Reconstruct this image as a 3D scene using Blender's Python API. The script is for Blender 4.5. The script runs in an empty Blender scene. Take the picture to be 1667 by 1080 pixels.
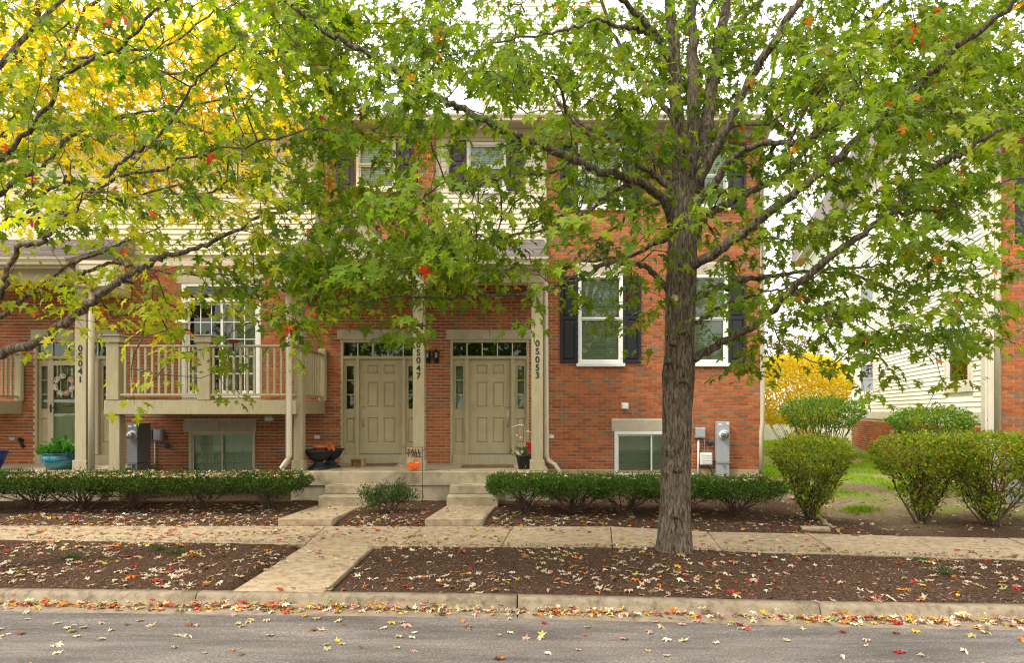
import bpy, bmesh, math, random
import numpy as np
from mathutils import Vector, Matrix, noise

# ------------------------------------------------------------------ camera, sky, sun, exposure
SC = bpy.context.scene
COL = SC.collection
F, CX, HZ, CAMH = 1100.0, 833.5, 670.0, 1.75      # focal length / principal column / horizon row measured on the photograph

cam = bpy.data.cameras.new('camera'); cam_o = bpy.data.objects.new('camera', cam); COL.objects.link(cam_o)
cam.sensor_width = 36.0; cam.sensor_fit = 'HORIZONTAL'
cam.lens = 36.0 * F / 1667.0
cam.shift_y = (HZ - 540.0) / 1667.0
cam.clip_start = 0.1; cam.clip_end = 2000
cam_o.location = (0, 0, CAMH); cam_o.rotation_euler = (math.radians(90), 0, 0)
SC.camera = cam_o

world = bpy.data.worlds.new('World'); SC.world = world; world.use_nodes = True
wn = world.node_tree.nodes; wl = world.node_tree.links; wn.clear()
SUN_EL, SUN_AZ = math.radians(50), math.radians(236)
sky = wn.new('ShaderNodeTexSky'); sky.sky_type = 'NISHITA'; sky.sun_disc = False
sky.sun_elevation = SUN_EL; sky.sun_rotation = SUN_AZ; sky.dust_density = 4.0; sky.air_density = 1.0
tc = wn.new('ShaderNodeTexCoord'); sep = wn.new('ShaderNodeSeparateXYZ'); wl.new(tc.outputs['Generated'], sep.inputs[0])
grad = wn.new('ShaderNodeMapRange'); grad.inputs['From Min'].default_value = -0.1; grad.inputs['From Max'].default_value = 1.0
grad.inputs['To Min'].default_value = 12.5; grad.inputs['To Max'].default_value = 18.5
wl.new(sep.outputs['Z'], grad.inputs['Value'])
cl = wn.new('ShaderNodeTexNoise'); cl.inputs['Scale'].default_value = 2.5; cl.inputs['Detail'].default_value = 5
wl.new(tc.outputs['Generated'], cl.inputs['Vector'])
clr = wn.new('ShaderNodeMapRange'); clr.inputs['To Min'].default_value = 0.85; clr.inputs['To Max'].default_value = 1.15
wl.new(cl.outputs['Fac'], clr.inputs['Value'])
mul = wn.new('ShaderNodeMath'); mul.operation = 'MULTIPLY'; wl.new(grad.outputs[0], mul.inputs[0]); wl.new(clr.outputs[0], mul.inputs[1])
comb = wn.new('ShaderNodeCombineColor')
for i, k in enumerate((1.0, 0.98, 0.945)):
    m_ = wn.new('ShaderNodeMath'); m_.operation = 'MULTIPLY'; m_.inputs[1].default_value = k
    wl.new(mul.outputs[0], m_.inputs[0]); wl.new(m_.outputs[0], comb.inputs[i])
wmix = wn.new('ShaderNodeMix'); wmix.data_type = 'RGBA'; wmix.inputs['Factor'].default_value = 0.94   # nine tenths cloud cover
wl.new(sky.outputs[0], wmix.inputs['A']); wl.new(comb.outputs[0], wmix.inputs['B'])
bg = wn.new('ShaderNodeBackground'); bg.inputs['Strength'].default_value = 0.1
wo = wn.new('ShaderNodeOutputWorld'); wl.new(wmix.outputs['Result'], bg.inputs[0]); wl.new(bg.outputs[0], wo.inputs[0])

sun = bpy.data.lights.new('sun', 'SUN'); sun.energy = 2.6; sun.angle = math.radians(14); sun.color = (1.0, 0.95, 0.87)
sun_o = bpy.data.objects.new('sun', sun); COL.objects.link(sun_o)
sd = Vector((math.sin(SUN_AZ) * math.cos(SUN_EL), math.cos(SUN_AZ) * math.cos(SUN_EL), math.sin(SUN_EL)))
sun_o.rotation_euler = sd.to_track_quat('Z', 'Y').to_euler(); sun_o.location = (0, 0, 30)

SC.view_settings.view_transform = 'Standard'; SC.view_settings.look = 'None'
SC.view_settings.exposure = 0.63; SC.view_settings.gamma = 1.0; SC.view_settings.use_curve_mapping = False
SC.render.engine = 'CYCLES'
try:
    SC.cycles.use_denoising = True; SC.cycles.denoiser = 'OPENIMAGEDENOISE'; SC.cycles.denoising_input_passes = 'RGB_ALBEDO_NORMAL'; SC.cycles.denoising_prefilter = 'NONE'; SC.cycles.filter_width = 1.1; SC.cycles.max_bounces = 8; SC.cycles.transparent_max_bounces = 12
    SC.cycles.diffuse_bounces = 4; SC.cycles.sample_clamp_indirect = 8.0
except Exception: pass

R = random.Random(11)
NR = np.random.default_rng(5)
def P(px, py, Y): return Vector(((px - CX) / F * Y, Y, CAMH - (py - HZ) / F * Y))
def PX(px, Y): return (px - CX) / F * Y
def PZ(py, Y): return CAMH - (py - HZ) / F * Y

# ------------------------------------------------------------------ object helpers
WL = {}
def meta(o, label=None, cat=None, group=None, kind=None):
    if label: o['label'] = label
    if cat: o['category'] = cat
    if group: o['group'] = group
    if kind: o['kind'] = kind
    return o
def thing(name, loc, label, cat, group=None):
    o = bpy.data.objects.new(name, None); COL.objects.link(o); o.location = loc; o.empty_display_size = 0.2
    WL[o.name] = Vector(loc)
    return meta(o, label, cat, group)
def link(name, me, parent=None, loc=None):
    o = bpy.data.objects.new(name, me); COL.objects.link(o)
    if parent is not None:
        o.parent = parent; WL[o.name] = WL.get(parent.name, Vector((0, 0, 0))).copy()
    else: WL[o.name] = Vector((0, 0, 0))
    if loc is not None: o.location = loc
    return o

class MB:
    def __init__(s, M=None): s.v = []; s.f = []; s.m = []; s.M = M; s.sm = []
    def add(s, vs, fs, m=0, smooth=False):
        b = len(s.v)
        for p in vs:
            p = Vector(p); s.v.append(s.M @ p if s.M else p)
        for q in fs: s.f.append([b + i for i in q]); s.m.append(m); s.sm.append(smooth)
        return s
    def box(s, x0, x1, y0, y1, z0, z1, m=0):
        x0, x1 = min(x0, x1), max(x0, x1); y0, y1 = min(y0, y1), max(y0, y1); z0, z1 = min(z0, z1), max(z0, z1)
        return s.add([(x0,y0,z0),(x1,y0,z0),(x1,y1,z0),(x0,y1,z0),(x0,y0,z1),(x1,y0,z1),(x1,y1,z1),(x0,y1,z1)],
                     [(0,3,2,1),(4,5,6,7),(0,1,5,4),(1,2,6,5),(2,3,7,6),(3,0,4,7)], m)
    def prism(s, pts, z0, z1, m=0):            # polygon in xy, counter-clockwise
        n = len(pts)
        vs = [(p[0], p[1], z0) for p in pts] + [(p[0], p[1], z1) for p in pts]
        fs = [tuple(range(n - 1, -1, -1)), tuple(range(n, 2 * n))] + [(i, (i + 1) % n, n + (i + 1) % n, n + i) for i in range(n)]
        return s.add(vs, fs, m)
    def extr(s, prof, x0, x1, m=0):             # polygon in yz extruded along x
        n = len(prof)
        vs = [(x0, p[0], p[1]) for p in prof] + [(x1, p[0], p[1]) for p in prof]
        fs = [tuple(range(n)), tuple(range(2 * n - 1, n - 1, -1))] + [(i, n + i, n + (i + 1) % n, (i + 1) % n) for i in range(n)]
        return s.add(vs, fs, m)
    def tube(s, pts, rad, n=8, m=0, cap=True):
        pts = [Vector(p) for p in pts]
        if not hasattr(rad, '__len__'): rad = [rad] * len(pts)
        rings = []; up = Vector((0, 0, 1))
        for i, p in enumerate(pts):
            t = (pts[min(i + 1, len(pts) - 1)] - pts[max(i - 1, 0)])
            t = t.normalized() if t.length > 1e-9 else up
            a = t.cross(up if abs(t.z) < 0.9 else Vector((1, 0, 0))).normalized(); b = t.cross(a)
            rings.append([p + (a * math.cos(2 * math.pi * k / n) + b * math.sin(2 * math.pi * k / n)) * rad[i] for k in range(n)])
        vs = [q for r in rings for q in r]
        fs = [(i * n + k, i * n + (k + 1) % n, (i + 1) * n + (k + 1) % n, (i + 1) * n + k) for i in range(len(pts) - 1) for k in range(n)]
        if cap: fs += [tuple(range(n - 1, -1, -1)), tuple((len(pts) - 1) * n + k for k in range(n))]
        return s.add(vs, fs, m, True)
    def lathe(s, prof, c, n=24, m=0, flute=0.0, nf=16):
        c = Vector(c); vs = []; fs = []
        for (r, z) in prof:
            for k in range(n):
                a = 2 * math.pi * k / n; rr = r * (1 + flute * math.cos(nf * a))
                vs.append(c + Vector((rr * math.cos(a), rr * math.sin(a), z)))
        for i in range(len(prof) - 1):
            for k in range(n): fs.append((i * n + k, i * n + (k + 1) % n, (i + 1) * n + (k + 1) % n, (i + 1) * n + k))
        return s.add(vs, fs, m, True)
    def build(s, name, mats, parent=None, bevel=0.0):
        me = bpy.data.meshes.new(name)
        off = WL.get(parent.name, Vector((0, 0, 0))) if parent is not None else Vector((0, 0, 0))
        me.from_pydata([p - off for p in s.v], [], s.f)
        if not isinstance(mats, (list, tuple)): mats = [mats]
        for q in mats: me.materials.append(q)
        me.polygons.foreach_set('material_index', s.m); me.polygons.foreach_set('use_smooth', s.sm)
        if bevel:
            bm = bmesh.new(); bm.from_mesh(me)
            bmesh.ops.bevel(bm, geom=[e for e in bm.edges if len(e.link_faces) == 2 and e.calc_face_angle(0) > 0.5], offset=bevel, segments=1, affect='EDGES', clamp_overlap=True)
            bm.to_mesh(me); bm.free()
        me.update()
        return link(name, me, parent)

# ------------------------------------------------------------------ materials
def newmat(name):
    m = bpy.data.materials.new(name); m.use_nodes = True
    nt = m.node_tree; b = nt.nodes['Principled BSDF']
    return m, nt, b
def N(nt, t, **kw):
    n = nt.nodes.new(t)
    for k, v in kw.items():
        if k in n.inputs: n.inputs[k].default_value = v
        else: setattr(n, k, v)
    return n
def ramp(nt, src, stops):
    r = nt.nodes.new('ShaderNodeValToRGB'); nt.links.new(src, r.inputs[0])
    el = r.color_ramp.elements
    while len(el) > 1: el.remove(el[0])
    el[0].position = stops[0][0]; el[0].color = (*stops[0][1], 1)
    for p, c in stops[1:]:
        e = el.new(p); e.color = (*c, 1)
    return r.outputs[0]
def mixc(nt, fac, a, b, mode='MIX'):
    n = nt.nodes.new('ShaderNodeMix'); n.data_type = 'RGBA'; n.blend_type = mode
    for key, v in (('Factor', fac), ('A', a), ('B', b)):
        if isinstance(v, (int, float)): n.inputs[key].default_value = v
        elif isinstance(v, tuple): n.inputs[key].default_value = (*v, 1)
        else: nt.links.new(v, n.inputs[key])
    return n.outputs['Result']
def coords(nt, scale=(1, 1, 1)):
    t = nt.nodes.new('ShaderNodeTexCoord'); mp = nt.nodes.new('ShaderNodeMapping'); mp.inputs['Scale'].default_value = scale
    nt.links.new(t.outputs['Object'], mp.inputs[0]); return mp.outputs[0]
def nz(nt, vec, scale, detail=4, rough=0.6):
    n = N(nt, 'ShaderNodeTexNoise', Scale=scale, Detail=detail, Roughness=rough); nt.links.new(vec, n.inputs['Vector']); return n.outputs['Fac']
def mrange(nt, src, a, b, c, d):
    n = N(nt, 'ShaderNodeMapRange'); nt.links.new(src, n.inputs[0])
    for k, v in zip(('From Min', 'From Max', 'To Min', 'To Max'), (a, b, c, d)): n.inputs[k].default_value = v
    return n.outputs[0]
def bump(nt, b, h, strength=0.3, dist=0.01):
    n = N(nt, 'ShaderNodeBump', Strength=strength, Distance=dist); nt.links.new(h, n.inputs['Height']); nt.links.new(n.outputs[0], b.inputs['Normal'])

def plain(name, c, rough=0.6, var=0.15, scale=6.0, bs=0.15, bscale=120, stretch=(1, 1, 1), metal=0.0, dirt=None, dirt_amt=0.4, spec=0.4):
    m, nt, b = newmat(name)
    v = coords(nt, stretch)
    f = nz(nt, v, scale, 5)
    col = mixc(nt, mrange(nt, f, 0.3, 0.7, 0, 1), tuple(x * (1 - var) for x in c), tuple(min(1, x * (1 + var)) for x in c))
    if dirt:
        g = nz(nt, v, scale * 0.45, 8, 0.7)
        col = mixc(nt, mrange(nt, g, 0.5, 0.72, 0, dirt_amt), col, dirt)
    nt.links.new(col, b.inputs['Base Color'])
    b.inputs['Roughness'].default_value = rough; b.inputs['Metallic'].default_value = metal
    b.inputs['Specular IOR Level'].default_value = spec
    if bs: bump(nt, b, nz(nt, v, bscale, 3), bs, 0.004)
    return m

M = {}
def brick_mat(name, stops, seed):
    m, nt, b = newmat(name)
    g = N(nt, 'ShaderNodeNewGeometry'); oi = N(nt, 'ShaderNodeObjectInfo')
    ad = N(nt, 'ShaderNodeMath', operation='ADD'); nt.links.new(g.outputs['Random Per Island'], ad.inputs[0]); nt.links.new(oi.outputs['Random'], ad.inputs[1])
    fr = N(nt, 'ShaderNodeMath', operation='FRACT'); nt.links.new(ad.outputs[0], fr.inputs[0])
    c = ramp(nt, fr.outputs[0], stops)
    v = coords(nt); t2 = N(nt, 'ShaderNodeNewGeometry')
    f = N(nt, 'ShaderNodeTexNoise', Scale=22.0, Detail=6.0, Roughness=0.7); nt.links.new(t2.outputs['Position'], f.inputs['Vector'])
    f2 = N(nt, 'ShaderNodeTexNoise', Scale=1.3, Detail=4.0, Roughness=0.6); nt.links.new(t2.outputs['Position'], f2.inputs['Vector'])
    c = mixc(nt, mrange(nt, f.outputs['Fac'], 0.4, 0.75, 0.0, 0.6), c, (0.155, 0.068, 0.034))
    c = mixc(nt, mrange(nt, f2.outputs['Fac'], 0.52, 0.75, 0.0, 0.22), c, (0.30, 0.19, 0.11))
    nt.links.new(c, b.inputs['Base Color']); b.inputs['Roughness'].default_value = 0.95; b.inputs['Specular IOR Level'].default_value = 0.04
    f3 = N(nt, 'ShaderNodeTexNoise', Scale=90.0, Detail=4.0); nt.links.new(t2.outputs['Position'], f3.inputs['Vector'])
    bump(nt, b, f3.outputs['Fac'], 0.35, 0.006)
    return m
M['brick'] = brick_mat('red_brick', [(0.0, (0.45, 0.125, 0.042)), (0.2, (0.53, 0.175, 0.062)), (0.4, (0.32, 0.082, 0.033)), (0.55, (0.50, 0.155, 0.06)),
                                     (0.7, (0.40, 0.12, 0.048)), (0.82, (0.28, 0.095, 0.045)), (0.92, (0.30, 0.17, 0.095)), (0.97, (0.22, 0.13, 0.085)), (1.0, (0.26, 0.17, 0.115))], 1)
M['mortar'] = plain('mortar', (0.60, 0.52, 0.39), 0.95, 0.2, 12, 0.3, 150)
M['found'] = plain('foundation_concrete', (0.42, 0.31, 0.17), 0.9, 0.18, 5, 0.4, 80, dirt=(0.22, 0.14, 0.07), dirt_amt=0.6)
M['khaki'] = plain('khaki_paint', (0.43, 0.365, 0.22), 0.55, 0.12, 4, 0.12, 60, (6, 6, 1), dirt=(0.20, 0.16, 0.10), dirt_amt=0.25)
M['door'] = plain('door_paint', (0.44, 0.37, 0.215), 0.5, 0.08, 4, 0.05, 80, dirt=(0.27, 0.21, 0.12), dirt_amt=0.35)
M['cream'] = plain('cream_siding', (0.70, 0.63, 0.47), 0.6, 0.06, 3, 0.1, 90, (1, 1, 5), dirt=(0.5, 0.43, 0.3), dirt_amt=0.25)
M['creamr'] = plain('white_cream_siding', (0.88, 0.86, 0.76), 0.6, 0.05, 3, 0.1, 90, (1, 1, 5), dirt=(0.6, 0.54, 0.4), dirt_amt=0.25)
M['trimpale'] = plain('pale_trim', (0.70, 0.63, 0.49), 0.6, 0.06, 3, 0.05, dirt=(0.55, 0.48, 0.37), dirt_amt=0.25)
M['trim'] = plain('beige_trim', (0.56, 0.49, 0.34), 0.6, 0.08, 4, 0.1, 60, dirt=(0.36, 0.3, 0.2), dirt_amt=0.3)
M['stone'] = plain('limestone', (0.47, 0.41, 0.30), 0.85, 0.12, 5, 0.25, 90, dirt=(0.25, 0.20, 0.14), dirt_amt=0.45)
M['white'] = plain('white_vinyl', (0.80, 0.79, 0.75), 0.45, 0.04, 3, 0.03, 60)
M['black'] = plain('black_shutter', (0.018, 0.018, 0.022), 0.4, 0.15, 4, 0.08, 60)
M['number'] = plain('black_number', (0.02, 0.02, 0.02), 0.5, 0.1, 4, 0)
M['brownsh'] = plain('dark_plum_shutter', (0.045, 0.032, 0.036), 0.45, 0.15, 4, 0.08, 60)
M['conc'] = plain('porch_concrete', (0.46, 0.38, 0.255), 0.88, 0.2, 4, 0.4, 70, dirt=(0.16, 0.12, 0.06), dirt_amt=0.9)
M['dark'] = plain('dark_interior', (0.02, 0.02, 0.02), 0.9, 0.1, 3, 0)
M['blind'] = plain('blind_slat', (0.78, 0.79, 0.72), 0.6, 0.05, 3, 0)
M['curtain'] = plain('curtain', (0.55, 0.53, 0.47), 0.9, 0.2, 20, 0.2, 60, (8, 8, 0.5))
M['gutter'] = plain('beige_gutter', (0.56, 0.49, 0.35), 0.4, 0.06, 3, 0.03, 40)
M['soffit'] = plain('soffit', (0.42, 0.36, 0.25), 0.7, 0.06, 3, 0.05)
M['shingle'] = None
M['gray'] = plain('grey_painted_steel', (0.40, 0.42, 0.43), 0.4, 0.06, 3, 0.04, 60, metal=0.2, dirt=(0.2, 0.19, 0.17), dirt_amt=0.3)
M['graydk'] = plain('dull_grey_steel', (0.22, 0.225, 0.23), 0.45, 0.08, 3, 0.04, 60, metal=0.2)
M['chrome'] = plain('satin_nickel', (0.62, 0.56, 0.45), 0.3, 0.05, 3, 0, metal=1.0)
M['iron'] = plain('black_iron', (0.015, 0.015, 0.016), 0.5, 0.2, 8, 0.1)
M['bluebox'] = plain('blue_plastic', (0.03, 0.09, 0.14), 0.4, 0.1, 5, 0)
M['pvc'] = plain('white_plastic', (0.72, 0.70, 0.66), 0.4, 0.05, 5, 0)
M['urn'] = plain('black_urn', (0.022, 0.022, 0.027), 0.55, 0.2, 10, 0.15)
M['terra'] = plain('terracotta', (0.52, 0.15, 0.04), 0.8, 0.15, 8, 0.1)
M['wood'] = plain('raw_wood', (0.38, 0.22, 0.11), 0.8, 0.3, 20, 0.3, 60, (1, 6, 6))
M['mat'] = plain('coir', (0.20, 0.12, 0.06), 0.95, 0.35, 60, 0.8, 200)
M['plastpot'] = plain('black_plastic', (0.02, 0.02, 0.022), 0.45, 0.1, 5, 0)
M['burlap'] = plain('burlap', (0.45, 0.33, 0.18), 0.9, 0.2, 40, 0.4, 300)
M['orange'] = plain('pumpkin_print', (0.75, 0.12, 0.012), 0.8, 0.35, 25, 0)
M['print'] = plain('dark_print', (0.05, 0.035, 0.03), 0.8, 0.1, 5, 0)
M['leafprint'] = plain('green_print', (0.12, 0.14, 0.04), 0.8, 0.3, 25, 0)
M['dish'] = plain('red_brown_dish', (0.22, 0.06, 0.035), 0.45, 0.2, 10, 0.1)
M['stem'] = plain('shrub_stem', (0.10, 0.062, 0.042), 0.9, 0.25, 30, 0.5, 90)
M['stemgray'] = plain('grey_stem', (0.16, 0.12, 0.09), 0.9, 0.25, 30, 0.5, 90)
M['blackpipe'] = plain('black_drain_pipe', (0.02, 0.02, 0.025), 0.35, 0.1, 5, 0.05)
M['fence'] = plain('white_fence', (0.85, 0.84, 0.82), 0.5, 0.03, 3, 0.03)
M['straw'] = plain('grass_plume', (0.60, 0.50, 0.30), 0.9, 0.2, 20, 0)

def glaze():
    m, nt, b = newmat('blue_glaze'); v = coords(nt)
    c = ramp(nt, nz(nt, v, 5, 6, 0.7), [(0.3, (0.004, 0.05, 0.11)), (0.5, (0.012, 0.12, 0.18)), (0.62, (0.03, 0.20, 0.24)), (0.75, (0.006, 0.06, 0.14))])
    nt.links.new(c, b.inputs['Base Color']); b.inputs['Roughness'].default_value = 0.12; b.inputs['Coat Weight'].default_value = 0.5
    return m
M['glaze'] = glaze()
M['cobalt'] = plain('cobalt_glaze', (0.008, 0.022, 0.17), 0.12, 0.25, 6, 0)

def glass(name, tint, transp, rough=0.02):
    m, nt, b = newmat(name)
    nt.nodes.remove(b); out = nt.nodes['Material Output']
    t = N(nt, 'ShaderNodeBsdfTransparent'); t.inputs[0].default_value = (*tint, 1)
    g = N(nt, 'ShaderNodeBsdfGlossy', Roughness=rough); g.inputs[0].default_value = (0.9, 0.95, 0.9, 1)
    fr = N(nt, 'ShaderNodeFresnel', IOR=1.5)
    v = coords(nt); bn = N(nt, 'ShaderNodeBump', Strength=0.05, Distance=0.02); nt.links.new(nz(nt, v, 1.5, 2), bn.inputs['Height'])
    nt.links.new(bn.outputs[0], g.inputs['Normal'])
    ad = N(nt, 'ShaderNodeMath', operation='MULTIPLY_ADD'); nt.links.new(fr.outputs[0], ad.inputs[0]); ad.inputs[1].default_value = 1.0; ad.inputs[2].default_value = transp
    mx = N(nt, 'ShaderNodeMixShader'); nt.links.new(ad.outputs[0], mx.inputs[0]); nt.links.new(t.outputs[0], mx.inputs[1]); nt.links.new(g.outputs[0], mx.inputs[2])
    nt.links.new(mx.outputs[0], out.inputs[0])
    return m
M['glass'] = glass('window_glass', (0.82, 0.86, 0.79), 0.0)
M['glassflank'] = glass('flank_glass', (0.72, 0.74, 0.72), 0.4)
M['glassclear'] = glass('storm_glass', (0.80, 0.85, 0.80), 0.02)
M['lampglass'] = glass('lantern_glass', (0.75, 0.8, 0.78), 0.15, 0.1)

def shingle_mat():
    m, nt, b = newmat('roof_shingle'); g = N(nt, 'ShaderNodeNewGeometry')
    c = ramp(nt, g.outputs['Random Per Island'], [(0, (0.20, 0.16, 0.15)), (0.4, (0.30, 0.25, 0.235)), (0.7, (0.25, 0.20, 0.20)), (1, (0.36, 0.31, 0.29))])
    f = N(nt, 'ShaderNodeTexNoise', Scale=60.0, Detail=3.0); nt.links.new(g.outputs['Position'], f.inputs['Vector'])
    c = mixc(nt, mrange(nt, f.outputs['Fac'], 0.35, 0.7, 0, 0.5), c, (0.12, 0.10, 0.10))
    nt.links.new(c, b.inputs['Base Color']); b.inputs['Roughness'].default_value = 0.95
    bump(nt, b, f.outputs['Fac'], 0.5, 0.004); return m
M['shingle'] = shingle_mat()

def asphalt():
    m, nt, b = newmat('asphalt'); v = coords(nt)
    a = nz(nt, coords(nt, (0.30, 1.7, 1)), 1.7, 9, 0.74); f = nz(nt, v, 55, 5, 0.9); s = nz(nt, v, 28, 5, 0.7)
    c = ramp(nt, a, [(0.30, (0.065, 0.054, 0.047)), (0.42, (0.125, 0.106, 0.093)), (0.54, (0.21, 0.18, 0.157)), (0.68, (0.32, 0.272, 0.232))])
    c = mixc(nt, mrange(nt, f, 0.40, 0.56, 0.75, 0.0), c, (0.05, 0.043, 0.04))
    c = mixc(nt, mrange(nt, f, 0.58, 0.66, 0.0, 0.85), c, (0.48, 0.42, 0.37))
    c = mixc(nt, mrange(nt, s, 0.52, 0.75, 0.0, 0.45), c, (0.085, 0.075, 0.072))
    nt.links.new(c, b.inputs['Base Color'])
    w = nz(nt, coords(nt, (0.5, 1.2, 1)), 1.1, 5)
    nt.links.new(mrange(nt, w, 0.5, 0.68, 0.85, 0.42), b.inputs['Roughness']); b.inputs['Specular IOR Level'].default_value = 0.4
    bump(nt, b, f, 0.8, 0.006); return m
M['asphalt'] = asphalt()
def concrete(name, c0, c1, stain, amt, seed=0.0):
    m, nt, b = newmat(name); v = coords(nt)
    gp = N(nt, 'ShaderNodeNewGeometry'); oi = N(nt, 'ShaderNodeObjectInfo')
    n1 = N(nt, 'ShaderNodeTexNoise', Scale=2.6, Detail=8.0, Roughness=0.72); nt.links.new(gp.outputs['Position'], n1.inputs['Vector'])
    n2 = N(nt, 'ShaderNodeTexNoise', Scale=130.0, Detail=3.0, Roughness=0.8); nt.links.new(gp.outputs['Position'], n2.inputs['Vector'])
    n3 = N(nt, 'ShaderNodeTexNoise', Scale=9.0, Detail=8.0, Roughness=0.75); nt.links.new(gp.outputs['Position'], n3.inputs['Vector'])
    c = mixc(nt, mrange(nt, n1.outputs['Fac'], 0.35, 0.65, 0, 1), c0, c1)
    c = mixc(nt, mrange(nt, oi.outputs['Random'], 0, 1, 0, 0.25), c, tuple(x * 0.7 for x in c0))
    c = mixc(nt, mrange(nt, n3.outputs['Fac'], 0.46, 0.66, 0, amt), c, stain)
    c = mixc(nt, mrange(nt, n2.outputs['Fac'], 0.52, 0.72, 0, 0.45), c, tuple(x * 0.5 for x in c0))
    nt.links.new(c, b.inputs['Base Color']); b.inputs['Roughness'].default_value = 0.9; b.inputs['Specular IOR Level'].default_value = 0.3
    bump(nt, b, n2.outputs['Fac'], 0.5, 0.005); return m
M['walk'] = concrete('sidewalk_concrete', (0.40, 0.30, 0.185), (0.52, 0.405, 0.265), (0.17, 0.105, 0.055), 0.9)
M['kerb'] = concrete('kerb_concrete', (0.255, 0.20, 0.13), (0.35, 0.28, 0.19), (0.11, 0.082, 0.052), 0.9)
M['gutterpan'] = concrete('gutter_concrete', (0.22, 0.17, 0.115), (0.31, 0.245, 0.17), (0.10, 0.07, 0.045), 0.8)

def mulch():
    m, nt, b = newmat('mulch'); gp = N(nt, 'ShaderNodeNewGeometry'); pos = gp.outputs['Position']
    def nn(s, d, r=0.7, sc=None):
        n = N(nt, 'ShaderNodeTexNoise', Scale=s, Detail=d, Roughness=r); nt.links.new(pos, n.inputs['Vector']); return n.outputs['Fac']
    f = nn(42, 7, 0.85); g = nn(3, 5)
    c = ramp(nt, f, [(0.34, (0.016, 0.010, 0.007)), (0.45, (0.055, 0.031, 0.02)), (0.55, (0.125, 0.073, 0.047)), (0.66, (0.30, 0.19, 0.122))])
    c = mixc(nt, mrange(nt, g, 0.45, 0.7, 0, 0.35), c, (0.10, 0.07, 0.05))
    at = N(nt, 'ShaderNodeAttribute', attribute_name='soil')
    dirt = ramp(nt, nn(18, 8, 0.75), [(0.3, (0.15, 0.105, 0.06)), (0.48, (0.29, 0.22, 0.13)), (0.62, (0.42, 0.33, 0.20)), (0.8, (0.55, 0.46, 0.30))])
    c = mixc(nt, at.outputs['Fac'], c, dirt)
    ag = N(nt, 'ShaderNodeAttribute', attribute_name='green')
    gr = ramp(nt, nn(40, 5, 0.8), [(0.3, (0.12, 0.19, 0.012)), (0.6, (0.24, 0.36, 0.03)), (0.8, (0.34, 0.42, 0.06))])
    c = mixc(nt, ag.outputs['Fac'], c, gr)
    nt.links.new(c, b.inputs['Base Color']); b.inputs['Roughness'].default_value = 0.97; b.inputs['Specular IOR Level'].default_value = 0.04
    bump(nt, b, f, 1.0, 0.02); return m
M['mulch'] = mulch()
def island_mat(name, stops, rough=0.9):
    m, nt, b = newmat(name); g = N(nt, 'ShaderNodeNewGeometry')
    nt.links.new(ramp(nt, g.outputs['Random Per Island'], stops), b.inputs['Base Color']); b.inputs['Roughness'].default_value = rough
    b.inputs['Specular IOR Level'].default_value = 0.2; return m
M['chip'] = island_mat('bark_chip', [(0, (0.035, 0.02, 0.013)), (0.45, (0.105, 0.062, 0.04)), (0.8, (0.19, 0.12, 0.078)), (1, (0.40, 0.29, 0.19))])

def leafmat(name, src, transl=0.42, under=0.10, rough=0.5):
    """leaf: colour from the leaf's own colour (attribute or object colour), paler underneath, lets light through"""
    m, nt, b = newmat(name); out = nt.nodes['Material Output']
    if src == 'attr':
        a = N(nt, 'ShaderNodeAttribute', attribute_name='lc'); col = a.outputs['Color']
    else:
        a = N(nt, 'ShaderNodeObjectInfo'); col = a.outputs['Color']
    g = N(nt, 'ShaderNodeNewGeometry')
    n1 = N(nt, 'ShaderNodeTexNoise', Scale=35.0, Detail=3.0); nt.links.new(g.outputs['Position'], n1.inputs['Vector'])
    hs = N(nt, 'ShaderNodeHueSaturation'); nt.links.new(col, hs.inputs['Color']); nt.links.new(mrange(nt, n1.outputs['Fac'], 0.3, 0.7, 0.78, 1.2), hs.inputs['Value'])
    c = hs.outputs[0]
    pale = mixc(nt, under, c, (0.26, 0.30, 0.17))
    cc = mixc(nt, g.outputs['Backfacing'], c, pale)
    nt.links.new(cc, b.inputs['Base Color']); b.inputs['Roughness'].default_value = rough; b.inputs['Specular IOR Level'].default_value = 0.14
    t = N(nt, 'ShaderNodeBsdfTranslucent')
    tc2 = mixc(nt, 1.0, c, (2.1, 2.1, 0.7), 'MULTIPLY')
    nt.links.new(tc2, t.inputs[0])
    mx = N(nt, 'ShaderNodeMixShader'); mx.inputs[0].default_value = transl
    nt.links.new(b.outputs[0], mx.inputs[1]); nt.links.new(t.outputs[0], mx.inputs[2]); nt.links.new(mx.outputs[0], out.inputs[0])
    return m
M['leaf'] = leafmat('maple_leaf', 'attr'); M['leaf_one'] = leafmat('maple_leaf_single', 'obj')
M['dry'] = leafmat('fallen_leaf', 'attr', 0.12, 0.2, 0.6); M['dry_one'] = leafmat('fallen_leaf_single', 'obj', 0.12, 0.2, 0.6)
M['needle'] = leafmat('yew_needle', 'attr', 0.2, 0.15, 0.5); M['shrubleaf'] = leafmat('shrub_leaf', 'attr', 0.35, 0.2, 0.5)
M['blade'] = leafmat('grass_blade', 'attr', 0.4, 0.1, 0.6)

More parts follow.
